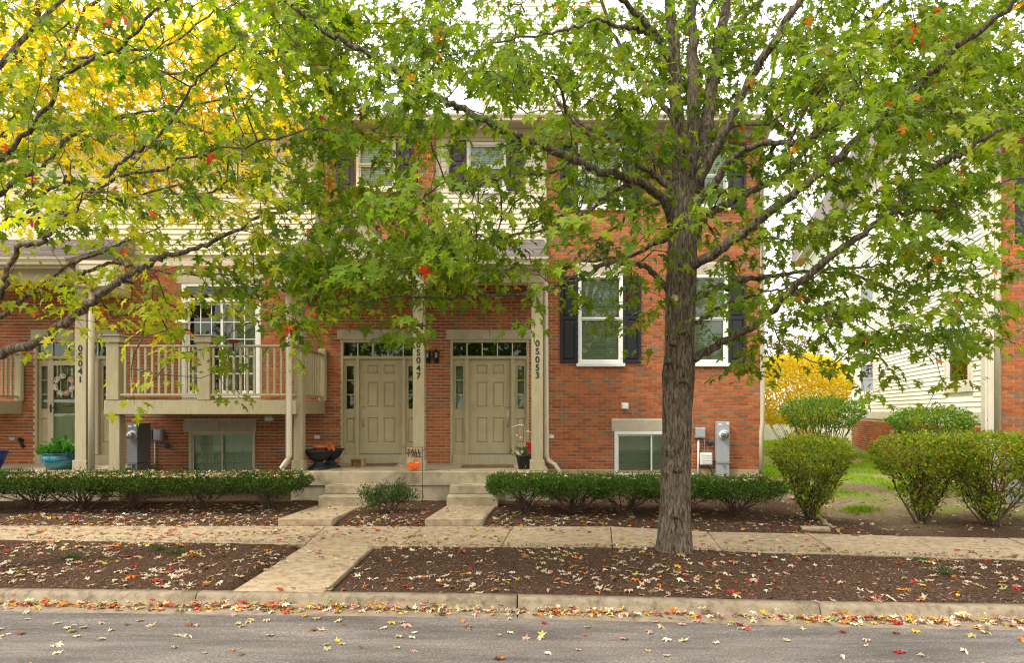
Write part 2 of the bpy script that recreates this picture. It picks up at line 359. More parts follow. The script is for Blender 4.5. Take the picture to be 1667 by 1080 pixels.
def bark():
    m, nt, b = newmat('maple_bark'); gp = N(nt, 'ShaderNodeNewGeometry')
    mp = N(nt, 'ShaderNodeMapping'); mp.inputs['Scale'].default_value = (1, 1, 0.22); nt.links.new(gp.outputs['Position'], mp.inputs[0])
    f = N(nt, 'ShaderNodeTexNoise', Scale=38.0, Detail=7.0, Roughness=0.7, Distortion=0.6); nt.links.new(mp.outputs[0], f.inputs['Vector'])
    l = N(nt, 'ShaderNodeTexNoise', Scale=4.0, Detail=6.0, Roughness=0.7); nt.links.new(gp.outputs['Position'], l.inputs['Vector'])
    c = ramp(nt, f.outputs['Fac'], [(0.34, (0.022, 0.016, 0.011)), (0.44, (0.082, 0.061, 0.043)), (0.55, (0.19, 0.147, 0.104)), (0.70, (0.34, 0.275, 0.20))])
    c = mixc(nt, mrange(nt, l.outputs['Fac'], 0.5, 0.72, 0, 0.4), c, (0.15, 0.14, 0.105)); c = mixc(nt, mrange(nt, l.outputs['Fac'], 0.32, 0.46, 0.55, 0), c, (0.045, 0.034, 0.025))
    nt.links.new(c, b.inputs['Base Color']); b.inputs['Roughness'].default_value = 0.95; b.inputs['Specular IOR Level'].default_value = 0.15
    bump(nt, b, f.outputs['Fac'], 1.0, 0.03); return m
M['bark'] = bark()
M['scar'] = plain('pruned_wood', (0.46, 0.34, 0.22), 0.9, 0.25, 30, 0.3)
# ------------------------------------------------------------------ ground, road, kerb, sidewalk
# plan curves (world X -> depth Y), the street bends gently towards the right
cx_r = [-12, -7.4, 1.5, 2.84, 4.22, 5.55, 7.05, 9.5, 13]; cy_r = [10.35, 10.32, 10.24, 9.82, 9.67, 9.48, 9.3, 8.95, 8.3]
cx_f = [-12, -7.3, -2.8, -1.1, 1.3, 2.7, 4.0, 5.24, 6.1, 9.5, 13]; cy_f = [9.5, 9.28, 8.91, 8.76, 8.70, 8.44, 8.32, 8.09, 8.02, 7.6, 7.0]
cx_k = [-12, -5.06, -1.63, .04, 1.54, 2.76, 4.65, 8, 13]; cy_k = [6.82, 6.68, 6.55, 6.47, 6.35, 6.23, 6.13, 5.8, 5.2]
def rearY(x): return float(np.interp(x, cx_r, cy_r))
def frontY(x): return float(np.interp(x, cx_f, cy_f))
def kerbY(x): return float(np.interp(x, cx_k, cy_k))
def fb(x, y, s, z=0.0): return noise.noise(Vector((x * s, y * s, z)))

TREE = (1.90, 7.88)
def parkZ(x, y):
    z = 0.012 + 0.022 * fb(x, y, 1.3) + 0.018 * fb(x, y, 5.0) + 0.012 * fb(x, y, 14.0)
    d = math.hypot(x - TREE[0], y - TREE[1]); z += 0.13 * math.exp(-(d / 0.55) ** 2)
    dk = min(y - kerbY(x), frontY(x) - y)
    z += 0.03 * max(0.0, min(1.0, dk / 0.5)) - 0.03
    if -2.82 < x < -1.70: z = min(z, -0.05)
    return z
def bedZ(x, y):
    d = y - rearY(x)
    z = -0.03 + 0.08 * min(1, max(0, d) / 0.25) + 0.03 * max(0, d - 0.25) + 0.02 * fb(x, y, 1.7, 3) + 0.016 * fb(x, y, 6.0, 3) + 0.01 * fb(x, y, 15.0, 3)
    if x > 4.0: z += min(1, (x - 4.0)) * (-0.04 + 0.012 * max(0, d - 2))
    return z
def grid_sheet(name, mat, xs, y0, y1, nv, zf, attrs=None, power=1.0):
    nx = len(xs); vs = []; av = {k: [] for k in (attrs or {})}
    for j in range(nv + 1):
        t = (j / nv) ** power
        for x in xs:
            y = y0(x) + (y1(x) - y0(x)) * t; vs.append((x, y, zf(x, y)))
            for k in av: av[k].append(attrs[k](x, y))
    fs = [(j * nx + i, j * nx + i + 1, (j + 1) * nx + i + 1, (j + 1) * nx + i) for j in range(nv) for i in range(nx - 1)]
    me = bpy.data.meshes.new(name); me.from_pydata(vs, [], fs); me.materials.append(mat)
    for k, v in av.items():
        a = me.attributes.new(k, 'FLOAT', 'POINT'); a.data.foreach_set('value', v)
    me.polygons.foreach_set('use_smooth', [True] * len(fs)); me.update()
    o = link(name, me); return meta(o, kind='structure')
def ss(a, b, x):
    t = min(1, max(0, (x - a) / (b - a))); return t * t * (3 - 2 * t)
grid_sheet('mulch_strip', M['mulch'], list(np.linspace(-9, 10, 320)), lambda x: kerbY(x) - 0.01, lambda x: frontY(x) + 0.05, 42, parkZ,
           {'soil': lambda x, y: 0.0, 'green': lambda x, y: 0.0})
def soilA(x, y):
    d = y - rearY(x); s = ss(4.55, 5.3, x + 0.35 * fb(x, y, 1.5, 7) - 0.10 * (d - 1)) * ss(0.15, 1.2, d + 0.7 * fb(x, y, 1.1, 9))
    return s * (1 - 0.75 * ss(6.3, 6.6, x + 0.3 * fb(x, y, 2, 1)) * (1 - ss(1.5, 2.6, d)))
def greenA(x, y):
    d = y - rearY(x); g = ss(4.8, 5.6, x) * ss(3.0, 4.4, d + 1.2 * fb(x, y, .8, 5)) * ss(-.25, .15, fb(x, y, 0.9, 21) + .1)
    g = max(g, 0.6 * ss(5.2, 5.8, x) * ss(.9, 2.2, d) * ss(.12, .4, fb(x, y, 1.6, 31)))
    return g * 0.9
grid_sheet('planting_bed', M['mulch'], list(np.linspace(-12, 13, 330)), lambda x: rearY(x) - 0.05, lambda x: 26.0, 110, bedZ,
           {'soil': soilA, 'green': greenA}, 1.7)
far = MB(); far.box(-300, 300, -300, 600, -1.6, -0.32); far.box(-300, 300, 24, 600, -.31, 0.05); far.box(-300, -11, 7.0, 24, -.31, -0.05); far.box(12, 300, 5.2, 24, -.31, -0.05)
M['lawn'] = plain('far_lawn', (0.09, 0.13, 0.025), 0.95, 0.35, 3, 0.5, 20)
meta(far.build('ground', M['lawn']), kind='structure')

# road: cambered sheet out to both sides
grid_sheet('road', M['asphalt'], list(np.linspace(-40, 40, 120)), lambda x: -9.0, lambda x: kerbY(max(-12, min(13, x))) - 0.36, 24,
           lambda x, y: -0.115 + 0.05 * min(1, max(0, (5.8 - y) / 4.0)))
# kerb with gutter pan: 10 ft segments with open joints
prof = [(0.0, 0.0), (-0.085, 0.0), (-0.108, -0.006), (-0.125, -0.022), (-0.135, -0.045), (-0.15, -0.098), (-0.17, -0.104), (-0.40, -0.114), (-0.40, -0.25), (0.0, -0.25)]
kerb = thing('kerb', (0, 6.4, 0), None, None); kerb['kind'] = 'structure'
edges = [-9.05, -6.05, -3.03, .05, 2.78, 5.8, 8.9]
for a, b in zip(edges[:-1], edges[1:]):
    mb = MB(); n = 14; xs = np.linspace(a + 0.006, b - 0.006, n); vs = []
    k = len(prof)
    for x in xs:
        for (dy, dz) in prof: vs.append((x, kerbY(x) + dy + (0.004 * fb(x, dz * 30, 3) if dz > -.09 and dy < 0 else 0), dz + 0.003 * fb(x, dy * 9, 4, 2)))
    fs = [(i * k + j, (i + 1) * k + j, (i + 1) * k + (j + 1) % k, i * k + (j + 1) % k) for i in range(n - 1) for j in range(k)]
    fs += [tuple(range(k)), tuple((n - 1) * k + j for j in range(k - 1, -1, -1))]
    mb.add(vs, fs); mb.m = [1 if (q % k) in (6,) and q < (n - 1) * k else 0 for q in range(len(mb.f))]
    mb.sm = [q < (n - 1) * k for q in range(len(mb.f))]
    o = mb.build('kerb_segment', [M['kerb'], M['gutterpan']], kerb)
# sidewalk slabs, joints measured on the photograph
rp = [-520, -345, -170, 12, 185, 357, 530, 688.7, 834.7, 994, 1151.7, 1314, 1477.5, 1640, 1800]
fp = [-700, -500, -290, -80, 114, 305, 497, 651, 815, 997, 1177, 1365, 1545, 1725, 1900]
def solveX(px, fY):
    y = fY(0.0)
    for _ in range(40): y = 0.5 * y + 0.5 * fY((px - CX) / F * y)
    return (px - CX) / F * y
side = thing('sidewalk', (0, 9.5, 0), None, None); side['kind'] = 'structure'
for i in range(len(rp) - 1):
    a0, a1 = solveX(fp[i], frontY), solveX(fp[i + 1], frontY); b0, b1 = solveX(rp[i], rearY), solveX(rp[i + 1], rearY); g = 0.005
    pts = [(a0 + g, frontY(a0)), ((a0 + a1) / 2, frontY((a0 + a1) / 2)), (a1 - g, frontY(a1)), (b1 - g, rearY(b1)), ((b0 + b1) / 2, rearY((b0 + b1) / 2)), (b0 + g, rearY(b0))]
    dz = R.uniform(-0.004, 0.004)
    mb = MB(); mb.prism(pts, -0.12, dz); mb.build('paving_slab', M['walk'], side, 0.008)
walk = thing('walkway', (-2.26, 7.7, 0), None, None); walk['kind'] = 'structure'
ys = [6.56, 7.78, 8.80]
for a, b in zip(ys[:-1], ys[1:]):
    pts = [(-2.72, a + .005), (-1.82, a + .005 - .04), (-1.80, b - .005 - .03), (-2.70, b - .005 + .1)]
    mb = MB(); mb.prism(pts, -0.12, R.uniform(-0.003, 0.003)); mb.build('paving_slab', M['walk'], walk, 0.008)

# ------------------------------------------------------------------ brick town house
WY = 14.3
HOUSE = (-2.0, WY, 0.3)
house = thing('brick_townhouse', HOUSE, 'red brick townhouse with beige siding, khaki porch columns, balcony and black shutters', 'townhouse')
def wallX(px): return PX(px, WY)
def wallZ(py): return PZ(py, WY)

def cells(x0, x1, z0, z1, ops):
    xs = sorted({x0, x1, *[min(max(v, x0), x1) for o in ops for v in o[:2]]}); zs = sorted({z0, z1, *[min(max(v, z0), z1) for o in ops for v in o[2:]]})
    for a, b in zip(xs[:-1], xs[1:]):
        for c, d in zip(zs[:-1], zs[1:]):
            mx, mz = (a + b) / 2, (c + d) / 2
            if not any(o[0] < mx < o[1] and o[2] < mz < o[3] for o in ops): yield a, b, c, d
def brick_list(x0, x1, z0, z1, ops, rng, course=0.0677, L=0.213, j=0.013):
    out = []; k = 0; z = z0
    while z + course <= z1 + 1e-4:
        za, zb = z + j * .5, z + course - j * .5
        blk = sorted([(o[0], o[1]) for o in ops if o[2] < zb - 0.01 and o[3] > za + 0.01])
        iv = []; c = x0
        for a, b in blk:
            if a > c: iv.append((c, min(a, x1)))
            c = max(c, b)
        if c < x1: iv.append((c, x1))
        x = x0 - (L * .5 if k % 2 else 0)
        while x < x1:
            for a, b in iv:
                p, q = max(x + j * .5, a), min(x + L - j * .5, b)
                if q - p > 0.035: out.append((p, q, za, zb, rng.uniform(0, 0.004)))
            x += L
        z += course; k += 1
    return out
BRICKMESH = {}
def lay_bricks(bl, y, wall, single_test, axis='x', M4=None, limit=300):
    """real bricks proud of the mortar; the nearest ones each an object of its own, the rest joined as stuff"""
    singles = [b for b in bl if single_test(b)][:limit]; s_ = set(map(id, singles))
    mb = MB(M4)
    def geo(b, mb):
        p, q, za, zb, dy = b
        if axis == 'x':
            f, e = y - 0.008 - dy, y + 0.02
            vs = [(p, e, za), (q, e, za), (q, e, zb), (p, e, zb), (p, f, za), (q, f, za), (q, f, zb), (p, f, zb)]
            fs = [(4, 5, 6, 7), (0, 1, 5, 4), (1, 2, 6, 5), (2, 3, 7, 6), (3, 0, 4, 7)]
        else:
            f, e = y - 0.008 - dy, y + 0.02
            vs = [(e, p, za), (e, q, za), (e, q, zb), (e, p, zb), (f, p, za), (f, q, za), (f, q, zb), (f, p, zb)]
            fs = [(7, 6, 5, 4), (4, 5, 1, 0), (5, 6, 2, 1), (6, 7, 3, 2), (7, 4, 0, 3)]
        mb.add(vs, fs)
    for b in bl:
        if id(b) not in s_: geo(b, mb)
    if mb.v:
        o = mb.build('brickwork', M['brick'], wall); o['kind'] = 'stuff'
    off = WL[wall.name]
    for b in singles:
        key = round(b[1] - b[0], 3)
        if key not in BRICKMESH:
            m2 = MB(); h, w = 0.0677 / 2 - .005, (b[1] - b[0]) / 2
            m2.add([(-w, .03, -h), (w, .03, -h), (w, .03, h), (-w, .03, h), (-w, 0, -h), (w, 0, -h), (w, 0, h), (-w, 0, h)],
                   [(4, 5, 6, 7), (0, 1, 5, 4), (1, 2, 6, 5), (2, 3, 7, 6), (3, 0, 4, 7)])
            me = bpy.data.meshes.new('brick'); me.from_pydata(m2.v, [], m2.f); me.materials.append(M['brick']); BRICKMESH[key] = me
        o = bpy.data.objects.new('brick', BRICKMESH[key]); COL.objects.link(o); o.parent = wall
        pos = Vector(((b[0] + b[1]) / 2, y - 0.008 - b[4], (b[2] + b[3]) / 2))
        if M4: pos = M4 @ pos; o.rotation_euler = M4.to_euler()
        o.location = pos - off

# openings in the ground-floor wall (x0, x1, z0, z1)
def op(px0, px1, py0, py1): return (wallX(px0), wallX(px1), wallZ(py1), wallZ(py0))
doors = [-676, -178, 0]                     # horizontal offsets (photo columns) of the three alike entrances
ops = []
for d in doors: ops += [op(733 + d, 861 + d, 537, 756), op(727 + d, 868 + d, 537, 553.5)]
ops += [op(308, 416, 702, 776), op(299, 418, 686, 702)]                   # basement window left + lintel
ops += [op(296, 425, 462, 648), op(288, 433, 441, 462)]                   # patio door + lintel
ops += [op(941, 1014, 448, 592), op(936, 1019, 430, 448), op(1112, 1185, 448, 592), op(1107, 1190, 430, 448)]
ops += [op(1000, 1108, 703, 776), op(995, 1113, 684, 703)]
ops_up = [op(941, 1014, 234, 338), op(1112, 1185, 234, 338)]
Lx, Rx = -13.0, wallX(1240)
zt = wallZ(213)
mb = MB()
for c in cells(Lx, wallX(890), 0.0, 4.95, ops): mb.box(c[0], c[1], WY, WY + 0.25, c[2], c[3])
for c in cells(wallX(890), Rx, 0.50, zt, ops + ops_up): mb.box(c[0], c[1], WY, WY + 0.25, c[2], c[3])
wall = mb.build('wall', M['mortar'], house)
rb = random.Random(3)
bl = brick_list(wallX(890), Rx - .006, 0.52, zt, ops + ops_up, rb)
near = lambda b: b[1] < wallX(1085) and 0.9 < b[2] < 2.72 and b[0] > .8 and not (wallX(995) < b[0] < wallX(1113) and b[3] < wallZ(684))
lay_bricks(bl, WY, wall, near)
bl = brick_list(-12.9, wallX(890) - .01, 0.30, 4.9, ops, rb)
lay_bricks(bl, WY, wall, lambda b: False)
mb = MB(); mb.box(wallX(890) - .02, Rx + .02, WY - 0.02, WY + 0.3, -0.1, 0.50); mb.box(Lx, wallX(890) - .025, WY - .012, WY + .3, -.1, .3)
mb.build('foundation', M['found'], house)
# flank and rear shell
mb = MB(); mb.box(Rx - 0.1, Rx, WY + 0.26, 25, 0.0, zt); mb.box(Lx, Rx - .11, 24.8, 25, 0, zt); mb.box(Lx, Lx + .1, WY + .26, 24.7, 0, zt)
mb.build('side_wall', M['cream'], house)
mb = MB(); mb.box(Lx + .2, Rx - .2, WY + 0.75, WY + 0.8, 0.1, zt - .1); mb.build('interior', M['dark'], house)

# upper storey: siding, brick bay
def siding(x0, x1, z0, z1, y, parent, mat, pitch=0.105, ops=(), dz=0.0):
    z = z0
    while z < z1 - 0.01:
        zz = min(z + pitch, z1)
        iv = [(x0, x1)]
        for o in ops:
            if o[2] < zz and o[3] > z:
                nv = []
                for a, b in iv:
                    if o[0] > a: nv.append((a, min(b, o[0])))
                    if o[1] < b: nv.append((max(a, o[1]), b))
                iv = [q for q in nv if q[1] - q[0] > .02]
        for a, b in iv:
            m = MB(); m.add([(a, y - .024, z), (b, y - .024, z), (b, y - .008, zz), (a, y - .008, zz), (a, y + .02, z), (b, y + .02, z), (b, y + .02, zz), (a, y + .02, zz)],
                            [(0, 1, 2, 3), (0, 4, 5, 1), (3, 2, 6, 7), (0, 3, 7, 4), (1, 5, 6, 2)])
            m.build('siding_board', mat, parent)
        z += pitch
up = []
W3 = op(760, 824, 232, 311); WL2 = op(385, 447, 232, 312); WB = op(582, 646, 232, 311); WLL = op(200, 262, 232, 312)
mb = MB()
for c in cells(Lx, wallX(890) - .003, 4.96, zt, [W3, WL2, WB, WLL]): mb.box(c[0], c[1], WY + .02, WY + .25, c[2], c[3])
uw = mb.build('upper_wall', M['cream'], house)
siding(-9.6, wallX(513), 5.06, zt, WY, uw, M['cream'], 0.11, [WL2, WLL])
siding(wallX(717), wallX(881), 5.06, zt, WY, uw, M['cream'], 0.11, [W3])
BY = WY - 0.10
mb = MB()
for c in cells(wallX(525), wallX(709), 5.06, zt, [WB]): mb.box(c[0], c[1], BY, WY + .015, c[2], c[3])
bay = mb.build('brick_bay', M['mortar'], house)
lay_bricks(brick_list(wallX(525), wallX(709), 5.07, zt, [WB], rb), BY, bay, lambda b: False)
mb = MB()
for a, b in ((514, 524.6), (709.6, 717), (881, 889.6)): mb.box(wallX(a), wallX(b), WY - .045, WY + .02, 5.06, zt)
mb.build('corner_board', M['trim'], house, .004)
# frieze, soffit, gutter, main roof
mb = MB(); mb.box(Lx, Rx + .02, WY - .13, WY + .2, zt - .16, zt); mb.build('frieze', M['trim'], house, .006)
mb = MB(); mb.box(Lx, Rx + .22, 13.78, WY + .2, zt, zt + .03); mb.build('soffit', M['soffit'], house)
g0 = zt + .03
def gutter(x0, x1, yf, z0, parent, h=.13, d=.13):
    m = MB(); pr = [(yf, z0 + h), (yf, z0 + h * .75), (yf + .03, z0 + h * .35), (yf + .035, z0), (yf + d, z0), (yf + d, z0 + h), (yf + d - .01, z0 + h), (yf + d - .01, z0 + .015), (yf + .05, z0 + .015), (yf + .015, z0 + h)]
    m.extr(pr, x0, x1); return m.build('gutter', M['gutter'], parent)
gutter(Lx, Rx + .24, 13.66, zt - .03, house)
mb = MB(); mb.add([(Lx, 13.75, g0 + .09), (Rx + .25, 13.75, g0 + .09), (Rx + .25, 20, g0 + 1.7), (Lx, 20, g0 + 1.7), (Rx + .25, 25.4, g0 + .3), (Lx, 25.4, g0 + .3),
                   (Lx, 13.75, g0 + .003), (Rx + .25, 13.75, g0 + .003), (Rx + .25, 25.4, g0 + .003), (Lx, 25.4, g0 + .003)],
                  [(0, 1, 2, 3), (3, 2, 4, 5), (6, 9, 8, 7), (0, 6, 7, 1), (1, 7, 8, 4, 2), (5, 4, 8, 9), (0, 3, 5, 9, 6)])
mb.build('roof', M['shingle'], house)
# gabled upper storey set back above the eaves
DX0, DX1, DY = PX(786, 16), PX(985, 16), 16.0
mb = MB(); mb.box(DX0, DX1, DY, 21, 8.0, 11.6); mb.add([(DX0, DY, 11.6), (DX1, DY, 11.6), ((DX0 + DX1) / 2, DY, 12.7), (DX0, 21, 11.6), (DX1, 21, 11.6), ((DX0 + DX1) / 2, 21, 12.7)],
                                                      [(0, 1, 2), (5, 4, 3), (0, 2, 5, 3), (1, 4, 5, 2)])
dor = mb.build('upper_gable', M['creamr'], house)
siding(DX0 + .1, DX1 - .1, 8.3, 11.6, DY, dor, M['creamr'], 0.105)
mb = MB(); mb.box(DX0 - .01, DX0 + .095, DY - .04, DY - .001, 8.2, 11.7); mb.box(DX1 - .095, DX1 + .01, DY - .04, DY - .001, 8.2, 11.7); mb.build('corner_board', M['trim'], dor, .004)

# ------------------------------------------------------------------ windows, shutters, doors
def sash_window(x0, x1, z0, z1, y, parent, frame, cols=3, rows=3, sill=True, blinds=True, split=.5, sub=True):
    w = .055; mb = MB()
    mb.box(x0, x0 + w, y - .03, y + .09, z0, z1); mb.box(x1 - w, x1, y - .03, y + .09, z0, z1)
    mb.box(x0 + w, x1 - w, y - .03, y + .09, z1 - w, z1); mb.box(x0 + w, x1 - w, y - .03, y + .09, z0, z0 + w)
    win = mb.build('window', frame, parent, .004)
    zm = z0 + (z1 - z0) * split
    if sill:
        mb = MB(); mb.box(x0 - .04, x1 + .04, y - .075, y + .05, z0 - .07, z0 - .002); mb.build('sill', frame, win, .006)
    for k, (a, b, yy) in enumerate(((zm + .012, z1 - w, y + .015), (z0 + w, zm + .012, y + .04))):
        s = .03 if k else .022; mb = MB()
        xa, xb = x0 + w + .001, x1 - w - .001
        mb.box(xa, xa + s, yy, yy + .035, a + .001, b - .001); mb.box(xb - s, xb, yy, yy + .035, a + .001, b - .001)
        mb.box(xa + s, xb - s, yy, yy + .035, b - s, b - .001); mb.box(xa + s, xb - s, yy, yy + .035, a + .001, a + s + (.01 if not k else 0))
        mb.build('sash', frame, win)
        mb = MB(); mb.box(xa + s - .004, xb - s + .004, yy + .016, yy + .02, a + s - .004, b - s + .004); mb.build('pane', M['glass'], win)
        mb = MB()
        for i in range(1, cols):
            x = xa + s + (xb - xa - 2 * s) * i / cols; mb.box(x - .007, x + .007, yy + .021, yy + .028, a + s, b - s)
        for i in range(1, rows):
            z = a + s + (b - a - 2 * s) * i / rows; mb.box(xa + s, xb - s, yy + .0215, yy + .0275, z - .007, z + .007)
        mb.build('muntin', M['whitegreen'], win)
    if blinds:
        mb = MB(); z = z0 + w + .02
        while z < z1 - w:
            mb.add([(x0 + w, y + .10, z), (x1 - w, y + .10, z), (x1 - w, y + .112, z + .044), (x0 + w, y + .112, z + .044)], [(0, 1, 2, 3)]); z += .046
        o = mb.build('blind', M['blind'], win)
    return win
M['whitegreen'] = plain('grille_white', (0.62, 0.68, 0.58), 0.5, 0.03, 3, 0)
def shutter(x0, x1, z0, z1, y, parent, mat, mid=.52):
    mb = MB(); t = .035; s = .055
    zm = z0 + (z1 - z0) * mid
    for a, b, c, d in ((x0, x0 + s, z0, z1), (x1 - s, x1, z0, z1), (x0 + s, x1 - s, z1 - s * 1.1, z1), (x0 + s, x1 - s, z0, z0 + s * 1.3), (x0 + s, x1 - s, zm - s * .6, zm + s * .6)):
        mb.box(a, b, y - t, y, c, d)
    mb.box(x0 + s, x1 - s, y - .012, y - .002, z0 + s, z1 - s)
    sh = mb.build('shutter', mat, parent, .004)
    for c, d in ((z0 + s * 1.3, zm - s * .6), (zm + s * .6, z1 - s * 1.1)):
        a, b = x0 + s + .018, x1 - s - .018; c += .018; d -= .018; i = .022
        m = MB(); m.add([(a, y - .0125, c), (b, y - .0125, c), (b, y - .0125, d), (a, y - .0125, d), (a + i, y - .03, c + i), (b - i, y - .03, c + i), (b - i, y - .03, d - i), (a + i, y - .03, d - i)],
                        [(4, 5, 6, 7), (0, 1, 5, 4), (1, 2, 6, 5), (2, 3, 7, 6), (3, 0, 4, 7)])
        m.build('panel', mat, sh)
    return sh
def lintel(x0, x1, z0, z1, y, parent, joints=(.5,)):
    e = [0] + list(joints) + [1]
    for a, b in zip(e[:-1], e[1:]):
        m = MB(); m.box(x0 + (x1 - x0) * a + .003, x0 + (x1 - x0) * b - .003, y - .03, y + .2, z0, z1); m.build('lintel', M['stone'], parent, .005)
YB = WY - .012
for o in (ops[10], ops[12]):
    sash_window(o[0], o[1], o[2], o[3], WY, house, M['white'])
for o in (ops[11], ops[13]): lintel(o[0], o[1], o[2], o[3], WY, house, ())
for a in (912, 1014.6, 1083.5, 1185.6):
    shutter(wallX(a), wallX(a + 28), wallZ(592), wallZ(450), YB, house, M['black'])
for o in ops_up: sash_window(*o, WY, house, M['white'])
for a in (912, 1014.6, 1083.5, 1185.6): shutter(wallX(a), wallX(a + 28), wallZ(340), wallZ(234), YB, house, M['black'])
sash_window(*WB, BY, house, M['cream'], blinds=True)
for a in (549.5, 646.8): shutter(wallX(a), wallX(a + 28.6), wallZ(311), wallZ(229), BY - .012, house, M['brownsh'])
sash_window(*W3, WY, house, M['white'])
for a in (731, 824.6): shutter(wallX(a), wallX(a + 28), wallZ(311), wallZ(229), WY - .026, house, M['brownsh'])
sash_window(*WL2, WY, house, M['white'], blinds=False); sash_window(*WLL, WY, house, M['white'], blinds=False)
def slider(x0, x1, z0, z1, y, parent, frame, mid, cols=3, rows=4):
    w = .06; mb = MB()
    mb.box(x0, x0 + w, y - .03, y + .1, z0, z1); mb.box(x1 - w, x1, y - .03, y + .1, z0, z1); mb.box(x0 + w, x1 - w, y - .03, y + .1, z1 - w, z1); mb.box(x0 + w, x1 - w, y - .03, y + .1, z0, z0 + w)
    win = mb.build('basement_window', frame, parent, .004)
    xm = x0 + (x1 - x0) * mid
    for k, (a, b, yy) in enumerate(((x0 + w + .001, xm + .02, y + .01), (xm - .02, x1 - w - .001, y + .05))):
        s = .032; mb = MB(); c, d = z0 + w + .001, z1 - w - .001
        mb.box(a, a + s, yy, yy + .035, c, d); mb.box(b - s, b, yy, yy + .035, c, d); mb.box(a + s, b - s, yy, yy + .035, c, c + s); mb.box(a + s, b - s, yy, yy + .035, d - s, d)
        mb.build('sash', frame, win)
        mb = MB(); mb.box(a + s - .004, b - s + .004, yy + .016, yy + .02, c + s - .004, d - s + .004); mb.build('pane', M['glass'], win)
        mb = MB()
        for i in range(1, cols):
            x = a + s + (b - a - 2 * s) * i / cols; mb.box(x - .006, x + .006, yy + .021, yy + .028, c + s, d - s)
        for i in range(1, rows):
            z = c + s + (d - c - 2 * s) * i / rows; mb.box(a + s, b - s, yy + .0215, yy + .0275, z - .006, z + .006)
        mb.build('muntin', M['whitegreen'], win)
    mb = MB(); z = z0 + w + .02
    while z < z1 - w:
        mb.add([(x0 + w, y + .13, z), (x1 - w, y + .13, z), (x1 - w, y + .142, z + .044), (x0 + w, y + .142, z + .044)], [(0, 1, 2, 3)]); z += .046
    mb.build('blind', M['blind'], win)
slider(*ops[6], WY, house, M['trim'], .49); lintel(*ops[7], WY, house)
slider(*ops[14], WY, house, M['white'], .56); lintel(*ops[15], WY, house, (.72,))
# patio door with transom
x0, x1, z0, z1 = ops[8]; lintel(*ops[9], WY, house)
w = .09; mb = MB(); zt2 = wallZ(489)
mb.box(x0, x0 + w, WY - .02, WY + .1, z0, z1); mb.box(x1 - .07, x1, WY - .02, WY + .1, z0, z1); mb.box(x0 + w, x1 - .07, WY - .02, WY + .1, z1 - .06, z1); mb.box(x0 + w, x1 - .07, WY - .02, WY + .1, zt2 - .04, zt2 + .04); mb.box(x0 + w, x1 - .07, WY - .02, WY + .1, z0, z0 + .06)
pat = mb.build('patio_door', M['white'], house, .005)
xm = wallX(361.5)
for k, (a, b, yy) in enumerate(((x0 + w + .001, xm + .035, WY + .045), (xm - .035, x1 - .071, WY + .005))):
    s = .055; c, d = z0 + .061, zt2 - .041; mb = MB()
    mb.box(a, a + s, yy, yy + .04, c, d); mb.box(b - s, b, yy, yy + .04, c, d); mb.box(a + s, b - s, yy, yy + .04, c, c + .09); mb.box(a + s, b - s, yy, yy + .04, d - s, d)
    sl = mb.build('sliding_panel', M['white'], pat, .003)
    mb = MB(); mb.box(a + s - .004, b - s + .004, yy + .018, yy + .022, c + .086, d - s + .004); mb.build('pane', M['glass'], pat)
    mb = MB()
    for i in range(1, 3):
        x = a + s + (b - a - 2 * s) * i / 3; mb.box(x - .009, x + .009, yy + .009, yy + .017, c + .09, d - s)
    for i in range(1, 5):
        z = c + .09 + (d - c - s - .09) * i / 5; mb.box(a + s, b - s, yy + .0095, yy + .0165, z - .009, z + .009)
    mb.build('muntin', M['white'], pat)
mb = MB(); mb.box(x0 + w, x1 - .07, WY + .03, WY + .034, zt2 + .04, z1 - .06); mb.build('pane', M['glass'], pat)
mb = MB()
for i in range(40):
    x = xm + .05 + i * (x1 - .1 - xm - .05) / 40; mb.add([(x, WY + .16 + .02 * (i % 2), z0 + .1), (x + .02, WY + .16 + .02 * ((i + 1) % 2), z0 + .1), (x + .02, WY + .16 + .02 * ((i + 1) % 2), zt2), (x, WY + .16 + .02 * (i % 2), zt2)], [(0, 1, 2, 3)])
mb.build('curtain', M['curtain'], pat)

